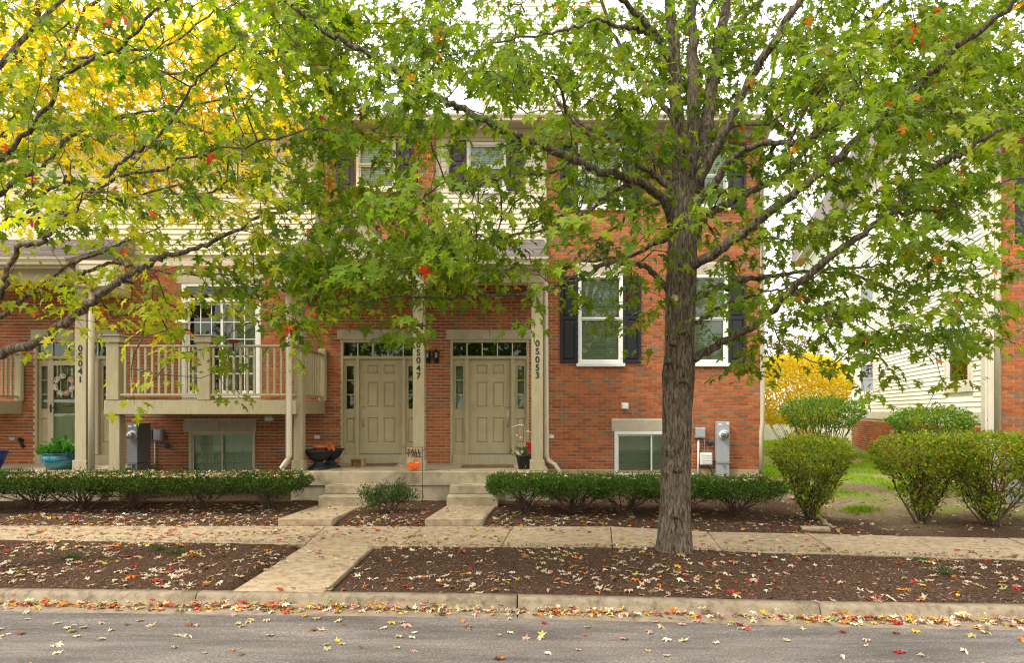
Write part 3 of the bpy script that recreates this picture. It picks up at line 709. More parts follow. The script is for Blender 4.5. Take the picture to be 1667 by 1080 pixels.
FLOOR = 0.645
def door_panel(mb, a, b, c, d, y, i=.02):
    mb.add([(a, y, c), (b, y, c), (b, y, d), (a, y, d), (a + i, y + .022, c + i), (b - i, y + .022, c + i), (b - i, y + .022, d - i), (a + i, y + .022, d - i),
            (a + 2 * i, y + .002, c + 2 * i), (b - 2 * i, y + .002, c + 2 * i), (b - 2 * i, y + .002, d - 2 * i), (a + 2 * i, y + .002, d - 2 * i)],
           [(0, 1, 5, 4), (1, 2, 6, 5), (2, 3, 7, 6), (3, 0, 4, 7), (4, 5, 9, 8), (5, 6, 10, 9), (6, 7, 11, 10), (7, 4, 8, 11), (8, 9, 10, 11)])
def slab_with_holes(mb, x0, x1, z0, z1, holes, y0, y1):
    for c in cells(x0, x1, z0, z1, holes): mb.box(c[0], c[1], y0, y1, c[2], c[3])
def entrance(d, handle_left, curtains):
    W = lambda px: wallX(px + d)
    yf = WY - .02
    lintel(W(727), W(868), wallZ(553), wallZ(537), WY, house)
    # frame: casing, header, posts, base board
    mb = MB()
    za, zb = wallZ(756), wallZ(553.5)
    mb.box(W(733), W(737.2), yf, WY + .16, za, zb); mb.box(W(857), W(861), yf, WY + .16, za, zb)
    mb.box(W(737.2), W(857), yf, WY + .16, wallZ(558), zb); mb.box(W(737.2), W(857), yf, WY + .16, wallZ(585), wallZ(580))
    mb.box(W(737.2), W(857), yf - .03, WY + .16, za, wallZ(741))
    for a, b in ((757, 763), (832, 838)): mb.box(W(a), W(b), yf, WY + .16, wallZ(741), wallZ(585))
    fr = mb.build('door_frame', M['khaki'], house, .006)
    # transom
    e = [737.2] + [760.2, 784.5 + .5, 809.8, 834.2] + [857]
    mb = MB()
    for q in e[1:-1]: mb.box(W(q - .9), W(q + .9), yf + .03, yf + .055, wallZ(580), wallZ(558))
    mb.build('muntin', M['trim'], fr)
    for a, b in zip(e[:-1], e[1:]):
        m = MB(); m.box(W(a + .8), W(b - .8), yf + .058, yf + .063, wallZ(580), wallZ(558)); m.build('pane', M['glass'], fr)
    # sidelights
    for a, b in ((737.2, 757), (838, 857)):
        xa, xb = W(a), W(b); gx0, gx1 = W(a + 2.9), W(b - 2.0)
        hz0, hz1 = wallZ(666), wallZ(596)
        mb = MB(); slab_with_holes(mb, xa, xb, wallZ(741), wallZ(585), [(gx0, gx1, hz0, hz1), (gx0, gx1, wallZ(722), wallZ(681))], WY + .04, WY + .08)
        door_panel(mb, gx0, gx1, wallZ(722), wallZ(681), WY + .04)
        for k in range(1, 3):
            z = hz0 + (hz1 - hz0) * k / 3; mb.box(gx0, gx1, WY + .05, WY + .07, z - .011, z + .011)
        i = .02
        mb.box(gx0, gx0 + i, WY + .03, WY + .06, hz0, hz1); mb.box(gx1 - i, gx1, WY + .03, WY + .06, hz0, hz1)
        sl = mb.build('sidelight', M['door'], house)
        for k in range(3):
            z0_, z1_ = hz0 + (hz1 - hz0) * k / 3, hz0 + (hz1 - hz0) * (k + 1) / 3
            m = MB(); m.box(gx0 + i, gx1 - i, WY + .062, WY + .066, z0_ + .011, z1_ - .011); m.build('pane', M['glass'], sl)
        if curtains:
            m = MB(); n = 18
            for q in range(n):
                x = gx0 + (gx1 - gx0) * q / n; x2 = gx0 + (gx1 - gx0) * (q + 1) / n
                m.add([(x, WY + .12 + .015 * (q % 2), hz0 - .1), (x2, WY + .12 + .015 * ((q + 1) % 2), hz0 - .1), (x2, WY + .12 + .015 * ((q + 1) % 2), hz1 + .02), (x, WY + .12 + .015 * (q % 2), hz1 + .02)], [(0, 1, 2, 3)])
            m.build('curtain', M['curtain'], sl)
    # six-panel door
    dx0, dx1, dz0, dz1 = W(763.2), W(831.8), wallZ(739.5), wallZ(585.3)
    cols = ((775, 793.3), (801.6, 820.8)); rows = ((594, 609), (622, 664), (680, 722))
    holes = [(W(a), W(b), wallZ(r[1]), wallZ(r[0])) for a, b in cols for r in rows]
    mb = MB(); slab_with_holes(mb, dx0, dx1, dz0, dz1, holes, WY + .05, WY + .09); dr = mb.build('door', M['door'], house)
    for h in holes:
        m = MB(); door_panel(m, *h, WY + .05); m.build('panel', M['door'], dr)
    hx = W(769) if handle_left else W(826.5); y = WY + .05
    m = MB(); m.tube([(hx, y, wallZ(662)), (hx, y - .02, wallZ(662))], [.028, .024], 14)
    m.build('deadbolt', M['chrome'], dr)
    m = MB(); m.box(hx - .02, hx + .02, y - .008, y, wallZ(677), wallZ(669)); m.tube([(hx, y - .008, wallZ(671)), (hx, y - .045, wallZ(672.5)), (hx, y - .055, wallZ(680)), (hx, y - .045, wallZ(692)), (hx, y - .006, wallZ(694.5))], [.011, .012, .012, .012, .013], 8)
    m.tube([(hx, y, wallZ(695)), (hx, y - .008, wallZ(695))], [.02, .018], 10)
    m.build('handle', M['chrome'], dr)
    m = MB(); m.box(dx0, dx1, WY + .0, WY + .06, wallZ(741), wallZ(740)); m.build('threshold', M['graydk'], dr)
    return fr, dr, W
E1 = entrance(-676, False, True); E2 = entrance(-178, True, False); E3 = entrance(0, False, True)
# storm door over the first entrance
W = E1[2]; yf = WY - .06
mb = MB(); xa, xb, za, zb = W(756.5), W(838), wallZ(740), wallZ(588)
for c in cells(xa, xb, za, zb, [(xa + .12, xb - .12, za + .22, zb - .10)]): mb.box(c[0], c[1], yf, yf + .035, c[2], c[3])
M['stormpaint'] = plain('storm_door_paint', (0.50, 0.42, 0.29), 0.4, 0.05, 3, 0.03)
sd_ = mb.build('storm_door', M['stormpaint'], house, .004)
mb = MB(); mb.box(xa + .12, xb - .12, yf + .015, yf + .02, za + .22, zb - .10); mb.build('pane', M['glassclear'], sd_)
mb = MB(); hx = W(762); mb.box(hx - .013, hx + .013, yf - .012, yf, wallZ(672), wallZ(659)); mb.tube([(hx, yf - .012, wallZ(664)), (hx, yf - .05, wallZ(664)), (hx + .09, yf - .05, wallZ(664))], .01, 8); mb.build('handle', M['iron'], sd_)
# ------------------------------------------------------------------ porches, columns, porch roof, balcony
PF = 12.4
for a, b in ((-4.07, .69), (-12.5, PX(166, PF))):
    mb = MB(); mb.box(a, b, PF, WY - .03, FLOOR - .27, FLOOR)
    pc = mb.build('porch_slab', M['conc'], house, .015)
    mb = MB(); mb.box(a - .0, b - .01, PF + .03, WY - .05, -.1, FLOOR - .272); mb.build('porch_footing', M['conc'], house, .006)
BEAM0, BEAM1 = PZ(459, PF), PZ(434, PF)
def column(pxa, pxb, txt=None, y0=12.5, dep=.2, zb=FLOOR, ztop=BEAM0):
    a, b = PX(pxa, y0), PX(pxb, y0)
    mb = MB(); mb.box(a, b, y0, y0 + dep, zb + .2, ztop)
    c = mb.build('column', M['khaki'], house, .006)
    mb = MB(); mb.box(a - .03, b + .03, y0 - .03, y0 + dep + .03, zb + .001, zb + .2); mb.build('plinth', M['khaki'], c, .008)
    mb = MB(); mb.box(a - .025, b + .025, y0 - .025, y0 + dep + .025, ztop - .1, ztop - .002); mb.build('capital', M['khaki'], c, .008)
    if txt:
        pyl = txt[1]
        for ch, py in zip(txt[0], pyl):
            cu = bpy.data.curves.new('digit', 'FONT'); cu.body = ch; cu.size = .165; cu.extrude = .004; cu.align_x = 'CENTER'; cu.align_y = 'CENTER'
            cu.offset = 0.002
            to = bpy.data.objects.new('digit', cu); COL.objects.link(to)
            me = bpy.data.meshes.new_from_object(to.evaluated_get(bpy.context.evaluated_depsgraph_get())); bpy.data.objects.remove(to)
            me.materials.clear(); me.materials.append(M['number'])
            o = bpy.data.objects.new('house_number', me); COL.objects.link(o); o.parent = c
            o.location = Vector(((a + b) / 2, y0 - .005, PZ(py, y0))) - WL[c.name]; o.rotation_euler = (math.radians(90), 0, 0)
    return c
column(672, 690.5, ('0S047', (562, 574.6, 587.3, 600.3, 612.8)))
column(865.5, 884, ('0S053', (559.5, 572.5, 586, 599, 611.5)))
column(477.8, 492)
column(121.5, 140, ('0S041', (568, 580, 592.5, 605, 618.5)))
# beams, ceiling, porch roof
def porch_roof(xa, xb, gable):
    mb = MB(); mb.box(xa, xb, PF + .05, PF + .33, BEAM0, BEAM1 - .002); mb.box(xb - .26, xb, PF + .332, WY - .03, BEAM0, BEAM1 - .002)
    mb.build('porch_beam', M['trim'], house, .008)
    mb = MB(); mb.box(xa, xb, PF - .22, WY - .03, BEAM1, BEAM1 + .03); mb.build('porch_ceiling', M['soffit'], house)
    ze, zr = BEAM1 + .06, PZ(391, WY)
    yb = PF - .28
    mb = MB(); mb.box(xa, xb + .05, yb + .05, yb + .08, BEAM1 - .08, ze + .02); mb.build('fascia', M['trim'], house)
    gutter(xa, xb + .07, yb - .09, ze - .09, house, .12, .13)
    mb = MB(); mb.add([(xa, yb, ze), (xb + .07, yb, ze), (xb + .07, WY - .03, zr), (xa, WY - .03, zr), (xa, WY - .03, ze), (xb + .07, WY - .03, ze)], [(0, 1, 2, 3), (1, 5, 2), (0, 3, 4), (0, 4, 5, 1)])
    rf = mb.build('porch_roof', M['shingle'], house)
    n = 17; mb = MB(); L = math.hypot(WY - yb, zr - ze); dy, dz = (WY - .03 - yb) / n, (zr - ze) / n
    for i in range(n):
        x = xa + (R.random() * -.2)
        while x < xb + .06:
            w = R.choice((.12, .17, .25, .33)); h = R.uniform(.006, .016); a, b = max(x, xa), min(x + w - .004, xb + .07)
            if b > a + .02:
                y0, y1, z0_, z1_ = yb + dy * i - .012, yb + dy * (i + 1) + .03, ze + dz * i, ze + dz * (i + 1)
                mb.add([(a, y0, z0_ + .004), (b, y0, z0_ + .004), (b, y0, z0_ + .006 + h), (a, y0, z0_ + .006 + h), (a, y1, z1_ + .006 + h * .5), (b, y1, z1_ + .006 + h * .5)], [(0, 1, 2, 3), (3, 2, 5, 4)])
            x += w
    o = mb.build('shingles', M['shingle'], rf); o['kind'] = 'stuff'
porch_roof(-4.40, .60, True)
porch_roof(-12.0, PX(120, PF), False)
def gable(cx, zap, hw, zb, y):
    sl = (zap - zb) / hw
    mb = MB(); mb.add([(cx - hw, y, zb), (cx + hw, y, zb), (cx, y, zap), (cx - hw, y + .06, zb), (cx + hw, y + .06, zb), (cx, y + .06, zap)], [(0, 1, 2), (5, 4, 3), (0, 3, 4, 1), (1, 4, 5, 2), (2, 5, 3, 0)])
    g = mb.build('porch_gable', M['cream'], house)
    z = zb + .005
    while z < zap - .12:
        h = min(.1, zap - z - .05); a0 = hw * (zap - z) / (zap - zb) - .05; a1 = hw * (zap - z - h) / (zap - zb) - .05
        if a1 > .02:
            m = MB(); m.add([(cx - a0, y - .028, z), (cx + a0, y - .028, z), (cx + a1, y - .008, z + h), (cx - a1, y - .008, z + h), (cx - a0, y, z), (cx + a0, y, z)], [(0, 1, 2, 3), (0, 4, 5, 1)]); m.build('siding_board', M['cream'], g)
        z += .1
    for s in (-1, 1):                                        # rake boards and roof planes
        e = 1.12
        P0 = Vector((cx + s * hw * e, 0, zap - sl * hw * e)); P1 = Vector((cx, 0, zap)); nrm = Vector((s * sl, 0, 1)).normalized()
        def quadbox(mb, y0, y1, o0, o1):
            q = [P0 + nrm * o0, P1 + Vector((0, 0, o0 / nrm.z)), P1 + Vector((0, 0, o1 / nrm.z)), P0 + nrm * o1]
            vs = [(p.x, y0, p.z) for p in q] + [(p.x, y1, p.z) for p in q]
            mb.add(vs, [(0, 1, 2, 3), (7, 6, 5, 4), (0, 4, 5, 1), (1, 5, 6, 2), (2, 6, 7, 3), (3, 7, 4, 0)])
        m = MB(); quadbox(m, y - .16, y - .125, -.16, .02); m.build('rake_board', M['trim'], g, .004)
        m = MB(); quadbox(m, y - .18, WY + .05, .021, .06); m.build('gable_roof', M['shingle'], g)
        m = MB(); quadbox(m, y - .124, y + .1, -.02, .02); m.build('soffit', M['soffit'], g)
    return g
gable(PX(572, 12.2), PZ(346, 12.2), 1.24, PZ(456, 12.2), 12.2)
# clad end of the left porch roof with a curved bracket
mb = MB(); xa, xb = PX(124, 12.3), PX(186, 12.3); mb.box(xa, xb, 12.3, 12.62, PZ(466, 12.3), PZ(424, 12.3)); e_ = mb.build('porch_end', M['cream'], house)
siding(xa, xb, PZ(466, 12.3), PZ(424, 12.3), 12.3, e_, M['cream'], .1)
mb = MB(); c0 = Vector((PX(104, 12.3), 12.28, PZ(436, 12.3))); pts = []
for k in range(9):
    a = math.pi / 2 * k / 8; pts.append((c0.x + .25 * math.sin(a), 12.28, c0.z - .36 + .36 * math.cos(a)))
mb.tube(pts, .04, 6); mb.build('bracket', M['trim'], house)

# balcony deck
DYF = 12.35
def deck(xa, xb, newels, wall_side):
    z0, z1 = PZ(675, DYF), PZ(652, DYF)
    mb = MB(); mb.box(xa, xb, DYF, DYF + .05, z0, z1); mb.box(xb - .05, xb, DYF + .052, WY - .04, z0, z1); mb.box(xa, xa + .05, DYF + .052, WY - .04, z0, z1)
    d = mb.build('deck', M['khaki'], house, .006)
    x = xa + .06
    y = DYF + .06
    while y < WY - .1:
        m = MB(); m.box(xa + .052, xb - .052, y, y + .135, z1 - .03, z1 - .002); m.build('deck_board', M['khaki'], d); y += .14
    zr, zb_ = PZ(561.5, DYF), PZ(645, DYF)
    m = MB(); m.box(xa + .02, xb - .02, DYF + .0, DYF + .09, zr - .04, zr); m.build('top_rail', M['khaki'], d, .006)
    m = MB(); m.box(xa + .02, xb - .02, DYF + .02, DYF + .07, zb_, zb_ + .045); m.build('bottom_rail', M['khaki'], d, .004)
    m = MB(); m.box(-.02, .02, DYF + .025, DYF + .062, zb_ + .046, zr - .041); first = m.build('baluster', M['khaki'], d); used = False
    x = xa + .12
    while x < xb - .05:
        if not any(abs(x - n) < .14 for n in newels):
            o = first
            if used: o = first.copy(); COL.objects.link(o)
            o.location.x = x; used = True
        x += .1245
    for n in newels:
        m = MB(); m.box(n - .115, n + .115, DYF - .012, DYF + .21, z1 + .002, PZ(558, DYF)); nw = m.build('newel', M['khaki'], d, .008)
        m = MB(); m.box(n - .16, n + .16, DYF - .055, DYF + .255, PZ(558, DYF) + .001, PZ(548, DYF)); m.box(n - .2, n + .2, DYF - .095, DYF + .295, PZ(548, DYF) + .001, PZ(545.5, DYF)); m.build('cap', M['khaki'], nw, .006)
    # return rail on the right
    m = MB(); m.box(xb - .09, xb - .02, DYF + .092, WY - .1, zr - .04, zr - .001); m.box(xb - .08, xb - .03, DYF + .092, WY - .1, zb_, zb_ + .044); m.build('return_rail', M['khaki'], d)
    y = DYF + .3
    while y < WY - .2:
        m = MB(); m.box(xb - .075, xb - .037, y - .02, y + .02, zb_ + .046, zr - .042); m.build('baluster', M['khaki'], d); y += .1245
    m = MB(); m.box(xb - .13, xb + .05, WY - .12, WY - .03, z1 + .002, zr + .1); m.build('newel', M['khaki'], d, .03)
    return d
deck(PX(169, DYF), -3.95, [PX(331.5, DYF), PX(183, DYF)], True)
deck(-12.8, -10.33, [PX(-190, DYF)], True)
for a, b in ((174, 198.5),):
    mb = MB(); mb.box(PX(a, DYF) , PX(a, DYF) + .2, DYF + .051, DYF + .25, -.05, PZ(675, DYF) + .0); mb.build('deck_post', M['khaki'], house, .008)
# downspouts
def downspout(pts, parent, w=.045):
    mb = MB(); mb.tube(pts, w, 4); return mb.build('downspout', M['gutter'], parent)
yd = 12.42
downspout([(PX(472, yd), yd - .06, PZ(430, yd)), (PX(472, yd), yd - .06, PZ(742, yd)), (PX(471, yd), yd - .09, PZ(750, yd)), (PX(464, yd), yd - .16, PZ(762, yd)), (PX(462, yd), yd - .2, PZ(775, yd))], house, .062)
downspout([(PX(149, yd), yd - .0, PZ(470, yd)), (PX(149, yd), yd - .0, PZ(770, yd))], house, .062)
yd = WY - .06
downspout([(wallX(887.5), yd, wallZ(460)), (wallX(889.5), yd, wallZ(742)), (wallX(892), yd - .03, wallZ(750)), (wallX(903), yd - .12, wallZ(757)), (wallX(908), yd - .18, wallZ(765)), (wallX(911), yd - .2, wallZ(776))], house, .058)
xc = wallX(1240.5)
downspout([(xc, 13.75, zt), (xc, 14.0, zt - .2), (xc, WY - .02, zt - .35), (xc, WY - .02, wallZ(690)), (xc - .03, WY - .04, wallZ(705)), (xc - .03, WY - .04, wallZ(781))], house, .05)
downspout([(wallX(519), 13.74, zt), (wallX(519), 14.0, zt - .25), (wallX(519), WY - .1, zt - .45), (wallX(519), WY - .1, 5.2)], house, .045)
mb = MB(); mb.box(wallX(893), wallX(902), WY - .03, WY, wallZ(714), wallZ(708.5)); mb.build('cover_plate', M['pvc'], house, .003)
mb = MB(); mb.box(wallX(512), wallX(521), WY - .03, WY, wallZ(715), wallZ(709.5)); mb.build('cover_plate', M['pvc'], house, .003)
mb = MB(); mb.box(wallX(17), wallX(26), WY - .035, WY, wallZ(717), wallZ(712)); mb.build('cover_plate', M['gray'], house, .003)

# ------------------------------------------------------------------ steps up to the porch
def steps(name, lab, low, upp, slab):
    t = thing(name, (sum(p[0] for p in slab) / 4, 11.2, 0), lab, 'steps', 'concrete steps up to the porch')
    mb = MB(); mb.box(low[0], low[1], 11.7, 12.39, -.05, .275); mb.build('lower_step', M['conc'], t, .012)
    mb = MB(); mb.box(upp[0], upp[1], 12.02, 12.392, .277, .43); mb.build('upper_step', M['conc'], t, .012)
    mb = MB(); mb.prism(slab, -.15, .11); mb.build('landing', M['walk'], t, .012)
steps('concrete_steps', 'left flight of two concrete steps and slab near the black urns', (-3.36, -2.505), (-3.33, -2.40), [(-3.57, 10.3), (-2.74, 10.3), (-2.60, 11.69), (-3.42, 11.69)])
steps('concrete_steps', 'right flight of two concrete steps and slab beside the right hedge', (-1.133, -.24), (-1.107, -.29), [(-1.325, 10.3), (-.445, 10.3), (-.27, 11.69), (-1.15, 11.69)])

# ------------------------------------------------------------------ neighbouring house on the right, turned about 15 degrees
NB = Vector((8.86, 12.6, 0)); ANG = math.radians(-15.0)
nb = thing('neighbouring_house', NB, 'cream sided house with red brick front at the right, beyond the bushes', 'house')
NM = Matrix.Translation(NB) @ Matrix.Rotation(ANG, 4, 'Z')
def nmb(): return MB(NM)
mb = nmb()
wins = [(0.60, 2.06, 2.26, 4.2), (7.9, 9.9, 2.26, 4.2), (7.9, 9.9, 5.0, 6.6), (13.2, 14.6, 2.3, 4.3)]
H2 = 7.0
mb.box(0, .2, .02, 22, 0, 9.0); mb.box(.21, 9, 0, .2, 0, H2); mb.box(.21, 9, .21, 22, 0, H2 - .1)
nw = mb.build('wall', M['creamr'], nb)
# siding boards on the flank: boards broken by the window trims, each an object
z = 1.74; pitch = .1
while z < 8.9:
    iv = [(.17, 10.95), (11.15, 21.9)]
    for o in wins:
        if o[2] - .12 < z + pitch and o[3] + .1 > z:
            q = []
            for a, b in iv:
                if o[0] > a: q.append((a, min(b, o[0])))
                if o[1] < b: q.append((max(a, o[1]), b))
            iv = [r for r in q if r[1] - r[0] > .03]
    for a, b in iv:
        m = nmb(); m.add([(-.026, a, z), (-.026, b, z), (-.008, b, z + pitch), (-.008, a, z + pitch), (0, a, z), (0, b, z)], [(0, 3, 2, 1), (0, 1, 5, 4)]); m.build('siding_board', M['creamr'], nw)
    z += pitch
m = nmb(); m.box(-.05, -.001, .16, 21.9, 1.52, 1.738); m.build('skirt_board', M['trimpale'], nb, .005)
m = nmb(); m.box(-.045, .0, -.03, .165, 1.1, 7.0); m.box(0.001, .10, -.045, -.001, .8, 7.0); m.build('corner_board', M['trimpale'], nb, .005)
m = nmb(); m.box(-.045, -.001, 10.95, 11.15, 1.74, 8.9); m.build('corner_board', M['trimpale'], nb, .005)
m = nmb(); m.tube([(.16, -.05, 6.95), (.16, -.05, 1.2)], .06, 4); m.build('downspout', M['gutter'], nb)
# flank windows
for (a, b, c, d) in wins:
    m = nmb()
    for q in ((a, a + .13, c - .12, d + .1), (b - .13, b, c - .12, d + .1), (a + .13, b - .13, d - .03, d + .1), (a + .13, b - .13, c - .12, c + .05)): m.box(-.055, -.001, q[0], q[1], q[2], q[3])
    wn_ = m.build('window', M['trimpale'], nb, .005)
    m = nmb(); i0, i1 = a + .13, b - .13
    zm = (c + d) / 2
    for q in ((i0, i0 + .07, c + .05, d - .03), (i1 - .07, i1, c + .05, d - .03), (i0 + .07, i1 - .07, c + .05, c + .12), (i0 + .07, i1 - .07, d - .1, d - .03), (i0 + .07, i1 - .07, zm - .03, zm + .03)): m.box(-.045, -.0, *q)
    m.build('sash', M['white'], wn_)
    m = nmb(); m.box(-.014, -.010, i0 + .07, i1 - .07, c + .12, zm - .03); m.build('pane', M['glass'], wn_)
    m = nmb(); m.box(-.014, -.010, i0 + .07, i1 - .07, zm + .03, d - .1); m.build('pane', M['glassflank'], wn_)
    m = nmb(); zz = c + .13
    while zz < d - .11:
        m.add([(-.004, i0 + .07, zz), (-.004, i1 - .07, zz), (-.008, i1 - .07, zz + .03), (-.008, i0 + .07, zz + .03)], [(0, 3, 2, 1)]); zz += .045
    m.build('blind', M['blind'], wn_)
# brickwork: front beside the corner, low flank wall
m = nmb(); m.box(.201, 2.6, -.02, -.001, 0, 6.9); fw = m.build('front_wall', M['mortar'], nb)
fwin = (.72, 2.4, 1.55, 6.9)
lay_bricks(brick_list(.203, 2.6, .1, 6.85, [(.62, 1.7, 1.55, 3.3), (.62, 1.7, 4.9, 6.3)], rb), -.021, fw, lambda b: b[0] < .66 and 1.2 < b[2] < 5.5, 'x', NM)
m = nmb(); m.box(-.02, -.001, .17, 21.9, .28, 1.518); fl = m.build('flank_wall', M['mortar'], nb)
lay_bricks(brick_list(.18, 11.0, .3, 1.51, [], rb), -.021, fl, lambda b: False, 'y', NM)
m = nmb(); m.box(-.04, -.001, .17, 22, -.2, .278); m.build('foundation', M['conc'], nb)
for (c, d) in ((1.55, 3.3), (4.9, 6.3)):
    m = nmb(); m.box(.62, .74, -.07, -.001, c, d); m.box(.74, 1.7, -.07, -.001, c, c + .12); m.box(.74, 1.7, -.07, -.001, d - .1, d); w_ = m.build('window', M['trimpale'], nb, .005)
    m = nmb(); m.box(.74, 1.7, -.03, -.024, c + .12, d - .1); m.build('pane', M['glass'], w_)
m = nmb(); m.box(.44, .615, -.055, -.028, 4.85, 6.35); m.build('shutter', M['black'], nb, .004)
m = nmb(); m.box(-.5, 9, -.55, .0, H2 - .03, H2); m.box(-.5, -.02, 0.001, 22, 9.0, 9.03); m.build('soffit', M['soffit'], nb)
m = nmb(); m.box(-.55, 9, -.68, -.56, H2 - .1, H2 + .04); m.build('gutter', M['gutter'], nb, .01)
m = nmb(); m.add([(-.5, -.56, H2 + .005), (9, -.56, H2 + .005), (9, 5, 9.9), (-.5, 5, 9.9), (9, 22, 9.9), (-.5, 22, 9.9), (-.5, 22, 9.04), (-.5, 5, 9.04)], [(0, 1, 2, 3), (3, 2, 4, 5), (3, 5, 6, 7)]); m.build('roof', M['shingle'], nb)

# far end of the passage: white board fence
fz = thing('board_fence', (9.4, 25.2, .2), 'white board fence at the far end of the passage behind the yellow shrub', 'fence')
x = 8.6
while x < 11.4:
    m = MB(); m.box(x, x + .145, 25.2, 25.22, .05, 1.62); m.build('board', M['fence'], fz); x += .15
m = MB(); m.box(8.6, 11.4, 25.221, 25.26, .5, .6); m.box(8.6, 11.4, 25.221, 25.26, 1.3, 1.4); m.build('rail', M['fence'], fz)

# ------------------------------------------------------------------ things on and around the porches
def urn(px, Y, lab):
    c = (PX(px, Y), Y, FLOOR); t = thing('urn_planter', c, lab, 'planter', 'black urn planters on the porch')
    mb = MB(); mb.lathe([(.0, .0), (.20, .0), (.205, .025), (.15, .06), (.10, .10), (.085, .14), (.10, .16)], c, 28); mb.build('foot', M['urn'], t)
    mb = MB(); mb.lathe([(.10, .16), (.16, .19), (.21, .26), (.235, .33)], c, 64, 0, .02, 32); mb.build('bowl', M['urn'], t)
    mb = MB(); mb.lathe([(.235, .33), (.275, .335), (.28, .355), (.265, .37), (.23, .365), (.20, .30), (.0, .29)], c, 36); mb.build('rim', M['urn'], t)
    return c
u1 = urn(518.5, 12.85, 'front black fluted urn planter holding terracotta pots, by the porch column')
u2 = urn(537.5, 13.3, 'rear black fluted urn planter standing nearer the door frame')
c = Vector((u1[0] + .03, u1[1], FLOOR + .30)); t = thing('terracotta_pot', c, 'wide terracotta pot lying level in the front black urn', 'pot')
mb = MB(); mb.lathe([(.0, .0), (.09, .0), (.115, .11), (.135, .11), (.14, .15), (.125, .15), (.10, .05), (.0, .05)], c, 28); mb.build('pot', M['terra'], t)
c = Vector((u1[0] + .17, u1[1] + .1, FLOOR + .40)); t = thing('terracotta_pot', c, 'small terracotta pot tipped on its side across the two urns', 'pot')
mm = Matrix.Translation(c) @ Matrix.Rotation(math.radians(62), 4, 'Y') @ Matrix.Rotation(math.radians(20), 4, 'X') @ Matrix.Translation((0, 0, -.07))
mb = MB(mm); mb.lathe([(.0, -.02), (.06, -.02), (.082, .09), (.10, .09), (.104, .125), (.09, .125), (.07, .02), (.0, .02)], (0, 0, 0), 26); mb.build('pot', M['terra'], t)
# open wooden box on the floor
yb = 13.35; xa, xb, za = PX(570, yb), PX(593, yb), FLOOR + .01; t = thing('wooden_box', ((xa + xb) / 2, yb, FLOOR), 'small raw wood box with open front on the porch by the left door', 'box')
m = MB(); m.box(xa, xb, yb, yb + .2, za + .135, za + .155); m.build('top', M['wood'], t, .003)
m = MB(); m.box(xa, xa + .02, yb, yb + .2, za, za + .134); m.build('side', M['wood'], t, .003)
m = MB(); m.box(xb - .07, xb, yb, yb + .2, za, za + .134); m.build('side', M['wood'], t, .003)
m = MB(); m.box(xa + .021, xb - .071, yb + .12, yb + .2, za, za + .134); m.build('back', M['wood'], t, .003)
m = MB(); m.box(xa - .0, xb, yb - .01, yb + .2, FLOOR + .0, za - .001); m.build('base', M['wood'], t)
def doormat(p0, p1, Y0, Y1, lab):
    xa, xb = PX(p0, Y0), PX(p1, Y0); m = MB(); n = 20
    for i in range(n):
        a, b = xa + (xb - xa) * i / n, xa + (xb - xa) * (i + 1) / n; h = .02 + .012 * math.exp(-(((a - xb) + .1) / .12) ** 2)
        m.box(a, b, Y0 + .01 * math.sin(i), Y1, FLOOR + .001, FLOOR + h)
    o = m.build('doormat', M['mat']); meta(o, lab, 'doormat', 'brown doormats on the porch')
doormat(750, 836, 13.15, 13.7, 'brown coir doormat in front of the right-hand door')
doormat(572, 641, 13.6, 14.05, 'brown doormat in front of the left door, half behind the wooden box')
# garden flag on a wire stand in the bed
fy = 12.05; fx0, fx1 = PX(662, fy), PX(685, fy); t = thing('garden_flag', (PX(687, fy), fy, .08), 'autumn garden flag with two orange pumpkins on a thin black wire stand', 'flag')
zt_, zb2 = PZ(729, fy), PZ(767, fy); xp = PX(687.5, fy)
m = MB(); pts = [(xp, fy, .03), (xp, fy, zt_ + .01)]; m.tube(pts, .006, 6)
m.tube([(xp, fy, zt_), (fx0 - .02, fy, zt_ + .003)], .005, 6)
def curl(x, z, s, r0=.045):
    q = []
    for k in range(14):
        a = k / 13 * 5.2; r = r0 * (1 - k / 17); q.append((x + s * (r * math.sin(a)), fy, z - r0 + r * math.cos(a)))
    return q
m.tube(curl(xp + .02, zt_ + .01, 1), .005, 6); m.tube(curl(fx0 - .03, zt_ + .045, -1), .005, 6); m.build('stand', M['iron'], t)
m = MB(); n = 12; vs = []
for j in range(9):
    for i in range(n + 1): vs.append((fx0 + (fx1 - fx0) * i / n, fy - .004 + .012 * math.sin(i * .8 + j * .3) * j / 8, zt_ + (zb2 - zt_) * j / 8))
m.add(vs, [(j * (n + 1) + i, (j + 1) * (n + 1) + i, (j + 1) * (n + 1) + i + 1, j * (n + 1) + i + 1) for j in range(8) for i in range(n)], 0, True)
cl_ = m.build('cloth', M['burlap'], t)
def pumpkin(cx, cz, rx, rz):
    m = MB(); n = 36; vs = [(cx, fy - .026, cz)]
    for k in range(n):
        a = 2 * math.pi * k / n; r = 1 + .05 * abs(math.cos(2.5 * a)); vs.append((cx + rx * r * math.cos(a), fy - .022, cz + rz * r * math.sin(a)))
    m.add(vs, [(0, 1 + (k + 1) % n, 1 + k) for k in range(n)]); m.build('pumpkin', M['orange'], cl_)
H_ = zt_ - zb2; Wd = fx1 - fx0
pumpkin(fx0 + Wd * .29, zb2 + H_ * .20, Wd * .27, H_ * .17); pumpkin(fx0 + Wd * .74, zb2 + H_ * .25, Wd * .25, H_ * .22)
m = MB(); m.box(fx0 + Wd * .64, fx0 + Wd * .92, fy - .0285, fy - .0275, zb2 + H_ * .345, zb2 + H_ * .375); m.build('ribbon', M['white'], cl_)
